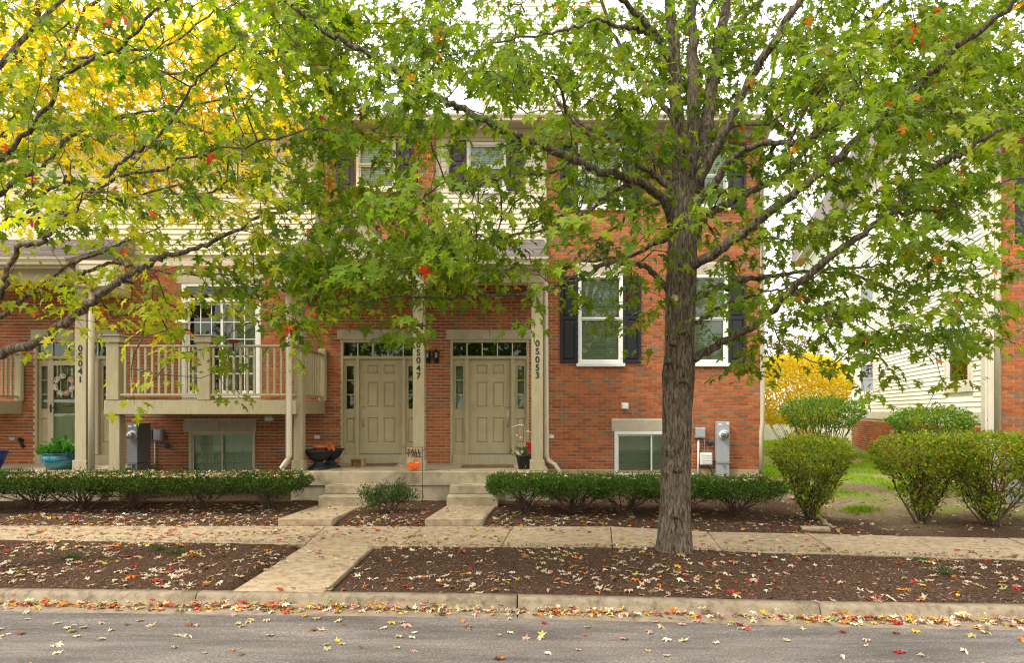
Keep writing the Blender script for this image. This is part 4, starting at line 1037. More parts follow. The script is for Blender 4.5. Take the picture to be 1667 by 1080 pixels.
for txt, cz, sz in (('FALL', .83, .115), ("Y'ALL", .68, .115)):
    cu = bpy.data.curves.new('words', 'FONT'); cu.body = txt; cu.size = sz; cu.extrude = .0005; cu.align_x = 'CENTER'; cu.align_y = 'CENTER'; cu.offset = .002
    to = bpy.data.objects.new('words', cu); COL.objects.link(to); me = bpy.data.meshes.new_from_object(to.evaluated_get(bpy.context.evaluated_depsgraph_get())); bpy.data.objects.remove(to)
    me.materials.clear(); me.materials.append(M['print']); o = bpy.data.objects.new('lettering', me); COL.objects.link(o); o.parent = cl_
    o.location = Vector((fx0 + Wd * .54, fy - .02, zb2 + H_ * cz)) - WL[cl_.name]; o.rotation_euler = (math.radians(90), 0, 0)
# wall lanterns
def lantern(px, py, lab):
    x, z = wallX(px), wallZ(py); t = thing('wall_lantern', (x, WY - .02, z), lab, 'lantern', 'black wall lanterns between the doors')
    m = MB(); m.box(x - .05, x + .05, WY - .03, WY - .01, z - .16, z - .02); m.tube([(x, WY - .03, z - .08), (x, WY - .1, z - .12), (x, WY - .14, z - .06)], .012, 6); m.build('bracket', M['iron'], t)
    c = (x, WY - .14, z)
    m = MB(); m.lathe([(0, .16), (.012, .15), (.02, .11), (.085, .075), (.085, .065), (.0, .065)], c, 6); m.build('hood', M['iron'], t)
    m = MB(); m.lathe([(.0, -.07), (.04, -.07), (.055, -.05), (.0, -.05)], c, 6)
    for k in range(6):
        a = math.pi / 3 * k; m.tube([(x + .05 * math.cos(a), WY - .14 + .05 * math.sin(a), z - .05), (x + .07 * math.cos(a), WY - .14 + .07 * math.sin(a), z + .066)], .005, 4)
    m.build('cage', M['iron'], t)
    m = MB(); m.lathe([(.045, -.049), (.064, .064)], c, 6); m.build('glass', M['lampglass'], t)
    m = MB(); m.tube([(x, WY - .14, z - .05), (x, WY - .14, z + .03)], .012, 8); m.build('bulb', M['pvc'], t)
lantern(697.5, 580, 'black carriage lantern half hidden behind the 0S047 column'); lantern(711, 580, 'black carriage lantern on brick beside the right-hand door')
# utility boxes on the right wall and under the balcony
def meter(px0, px1, py0, py1, y, lab, mat, dep, mz):
    xa, xb = PX(px0, y), PX(px1, y); z1, z0 = PZ(py0, y), PZ(py1, y); t = thing('electric_meter', ((xa + xb) / 2, y, z0), lab, 'meter cabinet', 'tall grey electric meter cabinets')
    zs = PZ(mz + 45, y)
    m = MB(); m.box(xa, xb, y, y + dep, zs + .004, z1); m.build('upper_cabinet', mat, t, .008)
    m = MB(); m.box(xa + .004, xb - .004, y + .008, y + dep, z0, zs - .012); m.build('lower_cabinet', mat, t, .008)
    m = MB(); m.box(xa - .004, xb + .004, y - .012, y + .02, zs - .011, zs + .003); m.build('lip', mat, t)
    cx = (xa + xb) / 2 + .01; cz = PZ(mz, y)
    mm = Matrix.Translation((cx, y, cz)) @ Matrix.Rotation(math.radians(90), 4, 'X')
    m = MB(mm); m.lathe([(.1, .0), (.1, .03), (.085, .035), (.085, .06), (.0, .06)], (0, 0, 0), 28); m.build('socket_ring', M['pvc'], t)
    m = MB(mm); m.lathe([(.08, .0601), (.08, .10), (.06, .125), (.0, .13)], (0, 0, 0), 24); m.build('meter_glass', M['lampglass'], t)
    m = MB(mm); m.box(-.045, .045, -.03, .04, .061, .09); m.build('register', M['graydk'], t)
    m = MB(); m.box(cx - .012, cx + .012, y - .03, y - .001, zs - .09, zs - .012); m.build('latch', M['graydk'], t)
    m = MB(); m.box(xa + .03, xa + .1, y - .003, y - .0005, z1 - .07, z1 - .035); m.box(xb - .07, xb - .02, y - .003, y - .0005, z1 - .06, z1 - .02); m.build('sticker', M['white'], t)
meter(1167, 1188, 687, 790, WY - .16, 'pale grey electric meter cabinet on the open brick wall right of the tree', M['gray'], .14, 708.5)
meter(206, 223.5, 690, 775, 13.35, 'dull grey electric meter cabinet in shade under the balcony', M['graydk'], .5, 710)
def jbox(px0, px1, py0, py1, y, lab, mat, dep=.1, rib=False, group=None):
    xa, xb = PX(px0, y), PX(px1, y); z1, z0 = PZ(py0, y), PZ(py1, y); t = thing('utility_box', ((xa + xb) / 2, y, z0), lab, 'utility box', group)
    m = MB(); m.box(xa, xb, y, y + dep, z0, z1); m.build('housing', mat, t, .012)
    m = MB(); m.box(xa + .015, xb - .015, y - .012, y - .001, z0 + .02, z1 - .012); m.build('cover', mat, t, .006)
    m = MB()
    if rib:
        for k in range(4): m.box(xa + .03, xb - .03, y - .018, y - .0121, z0 + .05 + k * .05, z0 + .06 + k * .05)
    else: m.box(xa + .04, xb - .04, y - .017, y - .0121, z0 + .03, z0 + .05)
    m.build('rib', mat, t)
yq = WY - .11
jbox(1133, 1149, 697, 714, yq, 'grey cable box above the white conduit, left of the pale meter cabinet', M['gray'])
jbox(1140.5, 1160, 738, 758, yq, 'pale plastic box mounted low on brick beside the white conduit', M['pvc'], rib=True)
jbox(1152.5, 1161.5, 717.5, 724, WY - .06, 'small dark blue box between the grey cable box and pale meter cabinet', M['bluebox'], .05)
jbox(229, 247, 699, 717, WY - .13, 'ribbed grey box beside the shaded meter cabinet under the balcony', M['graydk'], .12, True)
jbox(249, 263, 700, 718, WY - .12, 'grey cable box on brick under the balcony, above a pale conduit', M['gray'], .11)
jbox(267, 275, 723, 730, WY - .06, 'small dark blue box on the shaded wall under the balcony', M['bluebox'], .05)
def conduit(pts, lab, mat, r=.016):
    m = MB(); m.tube(pts, r, 8); o = m.build('conduit', mat); meta(o, lab, 'pipe')
conduit([(wallX(1136), WY - .05, wallZ(716)), (wallX(1135), WY - .05, wallZ(790))], 'white vertical conduit below the grey cable box on sunny brick', M['pvc'], .022)
conduit([(wallX(1146), WY - .03, wallZ(716)), (wallX(1146), WY - .03, wallZ(736))], 'thin grey cable between the two boxes by the white conduit', M['gray'], .008)
conduit([(wallX(1150), WY - .05, wallZ(759)), (wallX(1157), WY - .06, wallZ(766)), (wallX(1161), WY - .04, wallZ(780))], 'black cable looping down below the pale plastic box', M['iron'], .01)
conduit([(wallX(254), WY - .05, wallZ(719)), (wallX(254), WY - .05, wallZ(778))], 'pale thin conduit on the shaded wall under the balcony', M['pvc'], .016)
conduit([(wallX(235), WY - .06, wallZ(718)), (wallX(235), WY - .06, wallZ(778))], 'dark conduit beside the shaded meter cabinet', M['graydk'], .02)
# dryer vent, floodlight, hose tap
x, z = wallX(1017), wallZ(661.5); t = thing('vent_hood', (x, WY, z), 'white plastic vent hood on the brick above the basement window', 'vent')
m = MB(); m.box(x - .078, x + .078, WY - .02, WY - .009, z - .07, z + .07); m.build('flange', M['pvc'], t, .004)
m = MB(); m.extr([(WY - .021, z + .06), (WY - .09, z + .03), (WY - .1, z - .06), (WY - .021, z - .06)], x - .062, x + .062); m.build('hood', M['pvc'], t, .006)
x, z = PX(440, 13.6), PZ(681, 13.6); t = thing('floodlight', (x, 13.6, z), 'small pale floodlight hanging under the balcony by the basement window', 'light')
m = MB(); m.box(x - .06, x + .06, 13.5, 13.7, z + .02, z + .05); m.build('bracket', M['gray'], t, .004)
m = MB(); m.box(x - .075, x + .075, 13.47, 13.6, z - .06, z + .019); m.build('lamp_head', M['pvc'], t, .015)
x, z = wallX(42), wallZ(721); t = thing('hose_bib', (x, WY, z), 'black hose tap on the brick wall above the blue pots', 'tap')
m = MB(); m.tube([(x - .06, WY, z + .05), (x - .06, WY - .1, z + .05), (x, WY - .14, z), (x + .05, WY - .12, z - .1)], .035, 8); m.build('spout', M['iron'], t)
m = MB(); m.tube([(x - .06, WY - .1, z + .05), (x - .06, WY - .1, z + .11)], [.012, .04], 8); m.build('knob', M['iron'], t)
# bird feeder on a hooked rod, shallow dish on the rail
yf_ = 12.2; x = PX(297.5, yf_); t = thing('bird_feeder', (x, yf_, PZ(562, DYF)), 'small hanging bird feeder with bright roof on a hooked rod above the balcony rail', 'bird feeder')
zr_ = PZ(562, DYF)
m = MB(); m.tube([(x - .1, DYF + .03, zr_), (x - .1, yf_, zr_ + .55), (x - .07, yf_, zr_ + .68), (x - .02, yf_, zr_ + .70), (x, yf_, zr_ + .64), (x - .02, yf_, zr_ + .56), (x + .02, yf_, zr_ + .48), (x, yf_, zr_ + .40)], .006, 6); m.build('hook', M['iron'], t)
zf = PZ(525, yf_)
m = MB(); m.add([(x - .11, yf_ - .09, zf - .02), (x + .11, yf_ - .09, zf - .02), (x + .11, yf_, zf + .045), (x - .11, yf_, zf + .045), (x - .11, yf_ + .09, zf - .02), (x + .11, yf_ + .09, zf - .02)], [(0, 1, 2, 3), (3, 2, 5, 4), (0, 4, 5, 1), (0, 3, 4), (1, 5, 2)]); m.build('roof', M['white'], t)
m = MB(); m.box(x - .08, x + .08, yf_ - .05, yf_ + .05, zf - .13, zf - .021); m.build('seed_box', M['burlap'], t, .004)
m = MB(); m.box(x - .1, x + .1, yf_ - .08, yf_ + .08, zf - .15, zf - .131); m.build('tray', M['iron'], t)
x = PX(380, 12.3); t = thing('bird_bath', (x, 12.3, zr_), 'shallow red-brown dish clamped on top of the balcony rail', 'bird bath')
m = MB(); m.lathe([(.0, .02), (.06, .025), (.11, .06), (.145, .075), (.15, .085), (.135, .08), (.1, .065), (.0, .05)], (x, 12.3, zr_), 28); m.build('dish', M['dish'], t)
m = MB(); m.tube([(x, 12.3, zr_ + .02), (x, 12.3, zr_ - .12)], .014, 6); m.tube([(x - .025, 12.29, zr_ - .05), (x + .02, 12.29, zr_ - .1)], .012, 6); m.build('clamp', M['iron'], t)
# glazed pots and planter with plants: lathe pot + individual leaves built with foliage helpers (section below)
POTS = []
c = (PX(96, 12.85), 12.85, FLOOR); t = thing('blue_pot', c, 'wide turquoise-blue glazed pot with leafy green plant beside the 0S041 column', 'planter')
m = MB(); m.lathe([(.0, 0), (.17, 0), (.20, .02), (.27, .10), (.295, .19), (.285, .25), (.27, .275), (.295, .30), (.29, .315), (.26, .31), (.24, .25), (.0, .25)], c, 40); m.build('pot', M['glaze'], t); POTS.append((t, c))
c = (PX(-14, 12.6), 12.6, FLOOR); t = thing('blue_pot', c, 'tall cobalt blue glazed pot cut by the left edge', 'planter')
m = MB(); m.lathe([(.0, 0), (.12, 0), (.2, .15), (.26, .32), (.27, .36), (.24, .36), (.2, .28), (0, .28)], c, 36); m.build('pot', M['cobalt'], t)
c = (PX(853, 12.95), 12.95, FLOOR); t = thing('flower_planter', c, 'black planter with tall grass plumes and red flowers behind the 0S053 column', 'planter')
m = MB(); m.lathe([(.0, 0), (.105, 0), (.15, .24), (.16, .25), (.16, .27), (.14, .27), (.12, .2), (0, .2)], c, 28); m.build('pot', M['plastpot'], t); POTS.append((t, c))
# wreath on the inner door
W = E1[2]; wc = Vector((W(783), WY + .02, wallZ(627))); wr = thing('wreath', wc, 'round dried-flower wreath behind the glass of the 0S041 storm door', 'wreath')
# drain pipe and stone edging
m = MB(); q = [(xc - .03, WY - .05, wallZ(781)), (xc + .0, WY - .15, .33), (xc + .06, WY - .7, .16), (xc + .12, WY - 1.25, .11)]; m.tube(q, .055, 10)
o = m.build('drain_pipe', M['blackpipe']); meta(o, 'black plastic drain pipe running from the corner downspout into the bed', 'pipe')
pts = [(5.32, 12.9), (5.2, 12.2), (4.98, 11.5), (4.9, 10.9), (4.8, 10.35), (4.72, 9.95)]
t = thing('bed_edging', (5.0, 11.3, .05), 'pale curved strip edging between the mulch bed and bare soil path', 'edging')
for a, b in zip(pts[:-1], pts[1:]):
    d = Vector((b[0] - a[0], b[1] - a[1], 0)); n_ = Vector((-d.y, d.x, 0)).normalized() * .03; A = Vector((a[0], a[1], 0)); B = Vector((b[0], b[1], 0)) - d * .03
    m = MB(); m.prism([tuple((A - n_)[:2]), tuple((B - n_)[:2]), tuple((B + n_)[:2]), tuple((A + n_)[:2])][::-1] if d.x * 0 == 1 else [tuple((A + n_)[:2]), tuple((B + n_)[:2]), tuple((B - n_)[:2]), tuple((A - n_)[:2])], -.05, bedZ(*a) + .02); m.build('edging_piece', M['walk'], t, .01)
m = MB(); mm = Matrix.Translation((4.42, 9.86, .045)) @ Matrix.Rotation(math.radians(-6), 4, 'Z') @ Matrix.Rotation(math.radians(3), 4, 'X')
m.M = mm; m.box(-.2, .2, -.07, .07, -.05, .018); o = m.build('stepping_stone', M['walk'], None, .015); meta(o, 'flat pale stone lying at the sidewalk edge beside the pruned bush', 'stone')
# grey utility cabinet behind the right bush
xa = PX(1648, 12.0); t = thing('utility_cabinet', (xa + .4, 12.0, 0), 'pale blue-grey cabinet partly hidden behind the bush at the right edge', 'cabinet')
m = MB(); m.box(xa, xa + .8, 11.7, 12.2, -.05, PZ(752, 11.7)); m.build('housing', M['gray'], t, .02)
m = MB(); m.box(xa - .02, xa + .82, 11.68, 12.22, PZ(752, 11.7) + .001, PZ(748, 11.7)); m.build('lid', M['gray'], t, .01)
for k in range(7):
    m = MB(); m.box(xa + .05, xa + .75, 11.69, 11.699, .1 + k * .1, .14 + k * .1); m.build('slat', M['graydk'], t)
# ------------------------------------------------------------------ leaves: shared outlines, numpy assembly
def maple_template(seed, curl=1.0):
    rr = random.Random(seed)
    half = [(.14, -.08), (.34, -.02), (.24, .10), (.14, .20), (.34, .25), (.54, .47), (.33, .45), (.25, .50), (.11, .47), (.20, .70), (.09, .76)]
    pts = [(0, 0)] + [(x * rr.uniform(.9, 1.1), y + rr.uniform(-.02, .02)) for x, y in half] + [(rr.uniform(-.03, .03), 1.0)] + [(-x * rr.uniform(.9, 1.1), y + rr.uniform(-.02, .02)) for x, y in half[::-1]]
    pts.append((0, .38))
    a, b, c = rr.uniform(.15, .45) * curl, rr.uniform(.1, .35) * curl, rr.uniform(-.12, .12) * curl
    cr = .05 * max(0, curl - 1); tw = rr.uniform(-.5, .5) * max(0, curl - 1)
    vs = [(x * (1 - .25 * max(0, curl - 1) * rr.random()), y, tw * x * y + rr.uniform(-cr, cr) * 1.6 - a * x * x - b * max(0, y - .3) ** 2 + c * x * (y - .3) + (.05 * curl if abs(x) > .1 else 0)) for x, y in pts]
    n = len(pts) - 1
    fs = [(n, i, (i + 1) % n) for i in range(n)]
    k = len(vs); vs += [(-.012, 0, 0), (.012, 0, 0), (rr.uniform(-.05, .05), -.45, .06)]; fs.append((k, k + 2, k + 1))   # leaf stalk
    return np.array(vs), np.array(fs)
TPL = [maple_template(s, .8 + .3 * (s % 3)) for s in range(7)]
TDRY = [maple_template(20 + s, 1.5 + .28 * s) for s in range(5)]
def ellipse_template(w=.45):
    vs = np.array([(0, 0, 0), (w * .5, .35, .06), (w * .38, .7, .03), (0, 1, -.08), (-w * .38, .7, .03), (-w * .5, .35, .06), (0, .5, -.03)])
    return vs, np.array([(0, 1, 6), (1, 2, 6), (2, 3, 6), (3, 4, 6), (4, 5, 6), (5, 0, 6)])
TELL = [ellipse_template()]
TNEED = [(np.array([(0, 0, 0), (.13, .5, .02), (0, 1, 0), (-.13, .5, .02)]), np.array([(0, 1, 2), (0, 2, 3)]))]
def frames(axis, nrm):
    y = axis / np.maximum(1e-9, np.linalg.norm(axis, axis=1, keepdims=True))
    x = np.cross(y, nrm); x /= np.maximum(1e-9, np.linalg.norm(x, axis=1, keepdims=True)); z = np.cross(x, y)
    return np.stack([x, y, z], axis=2)                        # columns
def scatter_mesh(name, pos, rot, size, cols, tpls, mat, parent=None, kind='stuff', rng=NR):
    off = np.array(WL.get(parent.name, Vector((0, 0, 0)))) if parent is not None else np.zeros(3)
    which = rng.integers(0, len(tpls), len(pos)); V = []; Fc = []; C = []; base = 0
    for t, (tv, tf) in enumerate(tpls):
        i = np.where(which == t)[0]
        if len(i) == 0: continue
        v = np.einsum('nij,kj->nki', rot[i], tv) * size[i][:, None, None] + (pos[i] - off)[:, None, :]
        V.append(v.reshape(-1, 3)); Fc.append((tf[None] + (base + np.arange(len(i)) * len(tv))[:, None, None]).reshape(-1, 3)); C.append(np.repeat(cols[i], len(tv), axis=0)); base += len(i) * len(tv)
    V = np.concatenate(V); Fc = np.concatenate(Fc); C = np.concatenate(C)
    me = bpy.data.meshes.new(name); me.vertices.add(len(V)); me.vertices.foreach_set('co', V.ravel().astype(np.float32))
    me.loops.add(len(Fc) * 3); me.loops.foreach_set('vertex_index', Fc.ravel().astype(np.int32)); me.polygons.add(len(Fc)); me.polygons.foreach_set('loop_start', np.arange(0, len(Fc) * 3, 3, dtype=np.int32))
    a = me.attributes.new('lc', 'FLOAT_COLOR', 'POINT'); a.data.foreach_set('color', np.concatenate([C, np.ones((len(C), 1))], 1).ravel().astype(np.float32))
    me.materials.append(mat); me.update(); me.validate()
    o = link(name, me, parent)
    if kind: o['kind'] = kind
    return o
SINGLE = {}
def single_leaf(name, tplset, k, mat):
    key = (name, k)
    if key not in SINGLE:
        tv, tf = tplset[k]; me = bpy.data.meshes.new(name); me.from_pydata(tv.tolist(), [], tf.tolist()); me.materials.append(mat); SINGLE[key] = me
    o = bpy.data.objects.new(name, SINGLE[key]); COL.objects.link(o); return o
def pick(pal, n, rng=NR):
    w = np.array([p[0] for p in pal], float); i = rng.choice(len(pal), n, p=w / w.sum()); c = np.array([p[1] for p in pal])[i]
    return np.clip(c * rng.uniform(.78, 1.22, (n, 1)) * rng.uniform(.92, 1.08, (n, 3)), 0, 1)

# ------------------------------------------------------------------ trees: measured limbs, then twigs grown towards the leaf sprays
def crom(p, m=6):
    p = [np.array(q, float) for q in p]; p = [2 * p[0] - p[1]] + p + [2 * p[-1] - p[-2]]; out = []
    for i in range(1, len(p) - 2):
        for k in range(m):
            t = k / m; a, b, c, d = p[i - 1], p[i], p[i + 1], p[i + 2]
            out.append(.5 * ((2 * b) + (-a + c) * t + (2 * a - 5 * b + 4 * c - d) * t * t + (-a + 3 * b - 3 * c + d) * t ** 3))
    out.append(p[-2]); return out
class Tree:
    def __init__(s): s.p = []; s.par = []; s.r = []; s.age = []
    def node(s, p, par, r=0.0): s.p.append(np.array(p, float)); s.par.append(par); s.r.append(r); return len(s.p) - 1
    def limb(s, pts, r0, r1, start=None, m=6, jit=.012):
        """a measured limb: catmull-rom through pts; joins the closest node already there"""
        q = crom(pts, m)
        if start is None and s.p:
            d = np.linalg.norm(np.array(s.p) - q[0], axis=1); par = int(np.argmin(d))
        else: par = -1 if start is None else start
        for i, a in enumerate(q):
            t = i / (len(q) - 1); rr = r0 + (r1 - r0) * t
            par = s.node(a + (NR.normal(0, jit, 3) * min(1, i) if jit else 0), par, rr)
        return par
    def grow(s, att, maxr=.022, bias=None):
        P_ = np.zeros((len(s.p) + len(att) * 8 + 10, 3)); n = len(s.p); P_[:n] = s.p
        tips = []
        for a in att:
            d = P_[:n] - a; L = np.sqrt((d ** 2).sum(1)); up = d[:, 2]              # prefer to leave from a node a little below
            cost = L + .35 * np.maximum(0, up) + .0
            i = int(np.argmin(cost)); A = P_[i].copy(); D = a - A; dist = np.linalg.norm(D)
            k = max(1, int(dist / .16)); par = i
            side = NR.normal(0, .10, 3) * dist; sag = .10 * dist
            for j in range(1, k + 1):
                t = j / k; q = A + D * t + (side + np.array([0, 0, sag])) * math.sin(math.pi * t) * .8 + NR.normal(0, .012, 3) * (t < 1)
                par = s.node(q, par, 0); P_[n] = q; n += 1
            tips.append(par)
        return tips
    def radii(s, tip=.0028, e=2.35, cap=.03):
        n = len(s.p); acc = np.zeros(n); kids = [[] for _ in range(n)]
        for i in range(n - 1, -1, -1):
            a = acc[i] if acc[i] > 0 else tip ** e
            if s.r[i] == 0: s.r[i] = min(cap, a ** (1 / e))
            if s.par[i] >= 0: acc[s.par[i]] += (min(s.r[i], cap)) ** e if s.r[i] < cap else a; kids[s.par[i]].append(i)
        return kids
    def mesh(s, name, mat, parent, trunk_nodes=(), cut=0.0):
        kids = s.radii(); V = []; Fc = []; done = set(); base = 0; off = np.array(WL[parent.name])
        roots = [i for i in range(len(s.p)) if s.par[i] < 0]; stack = [(r, None) for r in roots]
        while stack:
            i, frm = stack.pop(); ch = [] if frm is None else [frm]; j = i
            while True:
                ch.append(j)
                if not kids[j]: break
                ks = sorted(kids[j], key=lambda q: -s.r[q]); stack += [(q, j) for q in ks[1:]]; j = ks[0]
            if len(ch) < 2: continue
            pts = np.array([s.p[q] for q in ch]); rad = np.array([s.r[q] for q in ch])
            if frm is not None: rad[0] = min(s.r[frm], rad[1] * 1.6)
            if rad.max() < cut: continue
            ns = 36 if rad.max() > .12 else 10 if rad.max() > .045 else 7 if rad.max() > .02 else 5 if rad.max() > .009 else 3
            T = np.gradient(pts, axis=0); T /= np.maximum(1e-9, np.linalg.norm(T, axis=1, keepdims=True))
            u = np.cross(T[0], [0.3, .9, .2]); u /= np.linalg.norm(u); fr = []
            for t in T:
                u = u - t * np.dot(u, t); u /= max(1e-9, np.linalg.norm(u)); fr.append((u.copy(), np.cross(t, u)))
            for k in range(len(ch)):
                for q in range(ns):
                    an = 2 * math.pi * q / ns; rr = rad[k]
                    if rad.max() > .12:
                        dv = fr[k][0] * math.cos(an) + fr[k][1] * math.sin(an); pz = pts[k] + dv * rr
                        rr *= 1 + .05 * noise.noise(Vector((pz[0] * 9, pz[1] * 9, pz[2] * 1.6))) + .05 * noise.noise(Vector((pz[0] * 5, pz[1] * 5, pz[2] * 3.5 + 7))) + .04 * noise.noise(Vector((pz[0] * 30, pz[1] * 30, pz[2] * 3)))
                    V.append(pts[k] + (fr[k][0] * math.cos(an) + fr[k][1] * math.sin(an)) * rr - off)
            for k in range(len(ch) - 1):
                for q in range(ns): Fc.append((base + k * ns + q, base + k * ns + (q + 1) % ns, base + (k + 1) * ns + (q + 1) % ns, base + (k + 1) * ns + q))
            base += len(ch) * ns
        me = bpy.data.meshes.new(name); me.from_pydata(V, [], Fc); me.materials.append(mat); me.polygons.foreach_set('use_smooth', [True] * len(Fc)); me.update()
        return link(name, me, parent)
def sprays(tree, tips, nleaf, spread, size, pal, rng=NR, droop=(15, 75), palf=None):
    """leaves round each twig end, lying in loose layers and drooping outwards"""
    P0 = []; AX = []; NRM = []; SZ = []; CO = []
    for t in tips:
        p = tree.p[t]; q = tree.p[tree.par[t]]; d = p - q; d[2] *= .3; d /= max(1e-6, np.linalg.norm(d)); n = max(3, int(rng.normal(nleaf, nleaf * .25)))
        pl = palf(p) if palf else pal; sz = size * rng.uniform(.85, 1.15); own = pick(pl, n, rng); base = pick(pl[:4], 1, rng)[0]
        col = np.where((own[:, :1] > own[:, 1:2] * 1.5), own, own * .35 + base * .65)       # one tone to a spray, odd red leaves apart
        for k in range(n):
            s_ = rng.uniform(-1, 1); lat = rng.normal(0, .75) * spread; al = rng.uniform(-1.0, 1.0) * spread
            side = np.array([-d[1], d[0], 0])
            o = p + d * al + side * lat + np.array([0, 0, rng.normal(0, .22) * spread - .15 * abs(lat)])
            ha = d * rng.uniform(.1, 1.0) + side * np.sign(lat) * rng.uniform(.2, 1.2) + rng.normal(0, .25, 3); ha[2] = 0; ha /= max(1e-6, np.linalg.norm(ha))
            dr = math.radians(rng.uniform(*droop)); ax = ha * math.cos(dr) - np.array([0, 0, 1]) * math.sin(dr)
            nr = np.array([0, 0, 1]) * math.cos(dr) + ha * math.sin(dr) + rng.normal(0, .24, 3)
            P0.append(o); AX.append(ax); NRM.append(nr); SZ.append(sz * rng.uniform(.5, 1.3)); CO.append(col[k])
    return np.array(P0), frames(np.array(AX), np.array(NRM)), np.array(SZ), np.array(CO)
def in_frame(p, pad=0):
    y = p[:, 1]; x = CX + F * p[:, 0] / y; z = HZ - F * (p[:, 2] - CAMH) / y
    return (y > .5) & (x > -pad) & (x < 1667 + pad) & (z > -pad) & (z < 1080 + pad)
def put_leaves(tree_o, pos, rot, sz, col, n_single=300, tpl=TPL, mat='leaf', mat1='leaf_one'):
    px = np.where(in_frame(pos), F * sz / pos[:, 1], 0); order = np.argsort(-px); one = order[:n_single]; rest = order[n_single:]
    scatter_mesh('crown', pos[rest], rot[rest], sz[rest], col[rest], tpl, M[mat], tree_o)
    off = np.array(WL[tree_o.name])
    for i in one:
        o = single_leaf('leaf', tpl, int(i) % len(tpl), M[mat1]); o.parent = tree_o
        mt = Matrix(rot[i].tolist()).to_4x4(); o.location = (pos[i] - off).tolist(); o.rotation_euler = mt.to_euler(); o.scale = (sz[i],) * 3; o.color = (*col[i].tolist(), 1)
COVER = [  # leaf cover (tenths) per 83 x 60 px cell of the photograph, rows from the top edge down to row 660
 "88888998866888889888", "99988998888888889999", "99887788887788889999", "88888665546886668999", "88888763355775577887", "88887788876666356676",
 "66666889986542356664", "54567888875322577765", "44565644121330577656", "32443300000010445643", "00020000000000100120"]
COVER = [[int(c) for c in r] for r in COVER]
def crown_attractors(cols, zc, wfun, per, rng, tau_gain=1.0, rows=range(0, 11), zcap=(4.6, 12), back=None):
    out = []
    for r in rows:
        for c in cols:
            v = COVER[r][c] / 10.0
            if v <= 0: continue
            tau = -math.log(max(.04, 1 - v * .97)) * tau_gain; n = tau * per; n = int(n) + (rng.random() < n % 1)
            k = 0
            while k < n:
                px = 83.35 * (c + rng.random()); py = 60 * (r + rng.random()); Y = float(np.clip(rng.normal(*wfun(px, py)), *zcap))
                
                if back and back(px, py, rng): Y = min(zcap[1], 8.25 + abs(rng.normal(0, .7)))
                q = np.array(P(px, py, Y)); m = rng.integers(1, 4)
                for _ in range(m):
                    if k < n: out.append(q + rng.normal(0, 1, 3) * np.array([.20, .25, .10])); k += 1
    return out

# ---- maple in front of the right-hand half
TX, TYY = TREE
def Pt(px, py, Y=7.9): return np.array(P(px, py, Y))
T1 = Tree()
T1.limb([Pt(1097, 930, 7.9), Pt(1097, 912, 7.9)], .36, .27, m=4, jit=0)
e = T1.limb([Pt(1097, 900, 7.9), Pt(1098, 860), Pt(1100, 760), Pt(1103, 650), Pt(1106, 570), Pt(1108, 500), Pt(1110, 420), Pt(1112, 340), Pt(1113, 300)], .225, .160, start=len(T1.p) - 1, m=22, jit=.0)
for i, q in enumerate(T1.p):
    z = q[2]
    base = .166 + .075 * math.exp(-max(0, z - .0) / .22) + .012 * math.exp(-max(0, z) / 1.2) if z < 2.8 else .172 - .006 * (z - 2.8)
    base += .02 * math.exp(-((z - 2.15) / .25) ** 2); T1.r[i] = base if z > .0 else base + .06
def L(pts, r0, r1, t=T1): t.limb([Pt(*q) for q in pts], r0, r1)
L([(1112, 330, 7.9), (1106, 260, 7.8), (1103, 180, 7.7), (1098, 90, 7.6), (1090, 0, 7.5), (1082, -130, 7.4), (1076, -260, 7.4)], .085, .04)
L([(1116, 310, 7.9), (1125, 230, 8.0), (1128, 140, 8.1), (1128, 50, 8.15), (1131, -90, 8.2), (1136, -280, 8.2)], .09, .035)
L([(1120, 320, 7.95), (1140, 270, 8.0), (1152, 190, 8.15), (1165, 100, 8.3), (1182, 0, 8.5), (1200, -140, 8.7), (1215, -260, 8.8)], .095, .04)
L([(1122, 330, 7.9), (1150, 270, 7.75), (1185, 205, 7.6), (1220, 130, 7.4), (1290, 20, 7.2), (1340, -80, 7.0)], .07, .03)
L([(1120, 345, 7.9), (1133, 332, 7.8), (1160, 300, 7.6), (1194, 260, 7.4), (1228, 237, 7.2), (1280, 232, 7.0), (1340, 215, 6.8)], .06, .02)
L([(1118, 430, 7.9), (1135, 370, 8.1), (1170, 340, 8.4), (1220, 314, 8.6), (1279, 281, 8.9), (1338, 204, 9.2), (1404, 130, 9.4), (1466, 107, 9.6), (1507, 102, 9.8)], .06, .018)
L([(1112, 450, 7.9), (1130, 430, 7.8), (1156, 416, 7.6), (1202, 385, 7.4), (1240, 355, 7.2), (1300, 309, 7.0), (1368, 252, 6.8), (1427, 204, 6.6), (1480, 154, 6.4), (1510, 124, 6.3), (1560, 77, 6.1), (1650, 3, 5.8), (1700, -40, 5.7)], .062, .02)
L([(1120, 486, 7.9), (1131, 484, 7.9), (1175, 469, 8.2), (1213, 457, 8.4), (1262, 450, 8.7), (1306, 443, 8.9), (1388, 447, 9.3), (1434, 467, 9.5), (1508, 486, 9.8)], .045, .010)
L([(1306, 443, 8.9), (1388, 437, 9.1), (1450, 432, 9.3), (1535, 443, 9.6), (1667, 428, 9.9)], .018, .008)
L([(1112, 600, 7.9), (1125, 588, 7.85), (1145, 575, 7.75), (1190, 550, 7.5), (1240, 521, 7.3), (1298, 463, 7.0), (1353, 416, 6.8), (1399, 385, 6.65), (1442, 350, 6.5), (1481, 311, 6.35), (1528, 268, 6.2), (1565, 250, 6.1), (1609, 222, 6.0), (1670, 190, 5.9)], .052, .016)
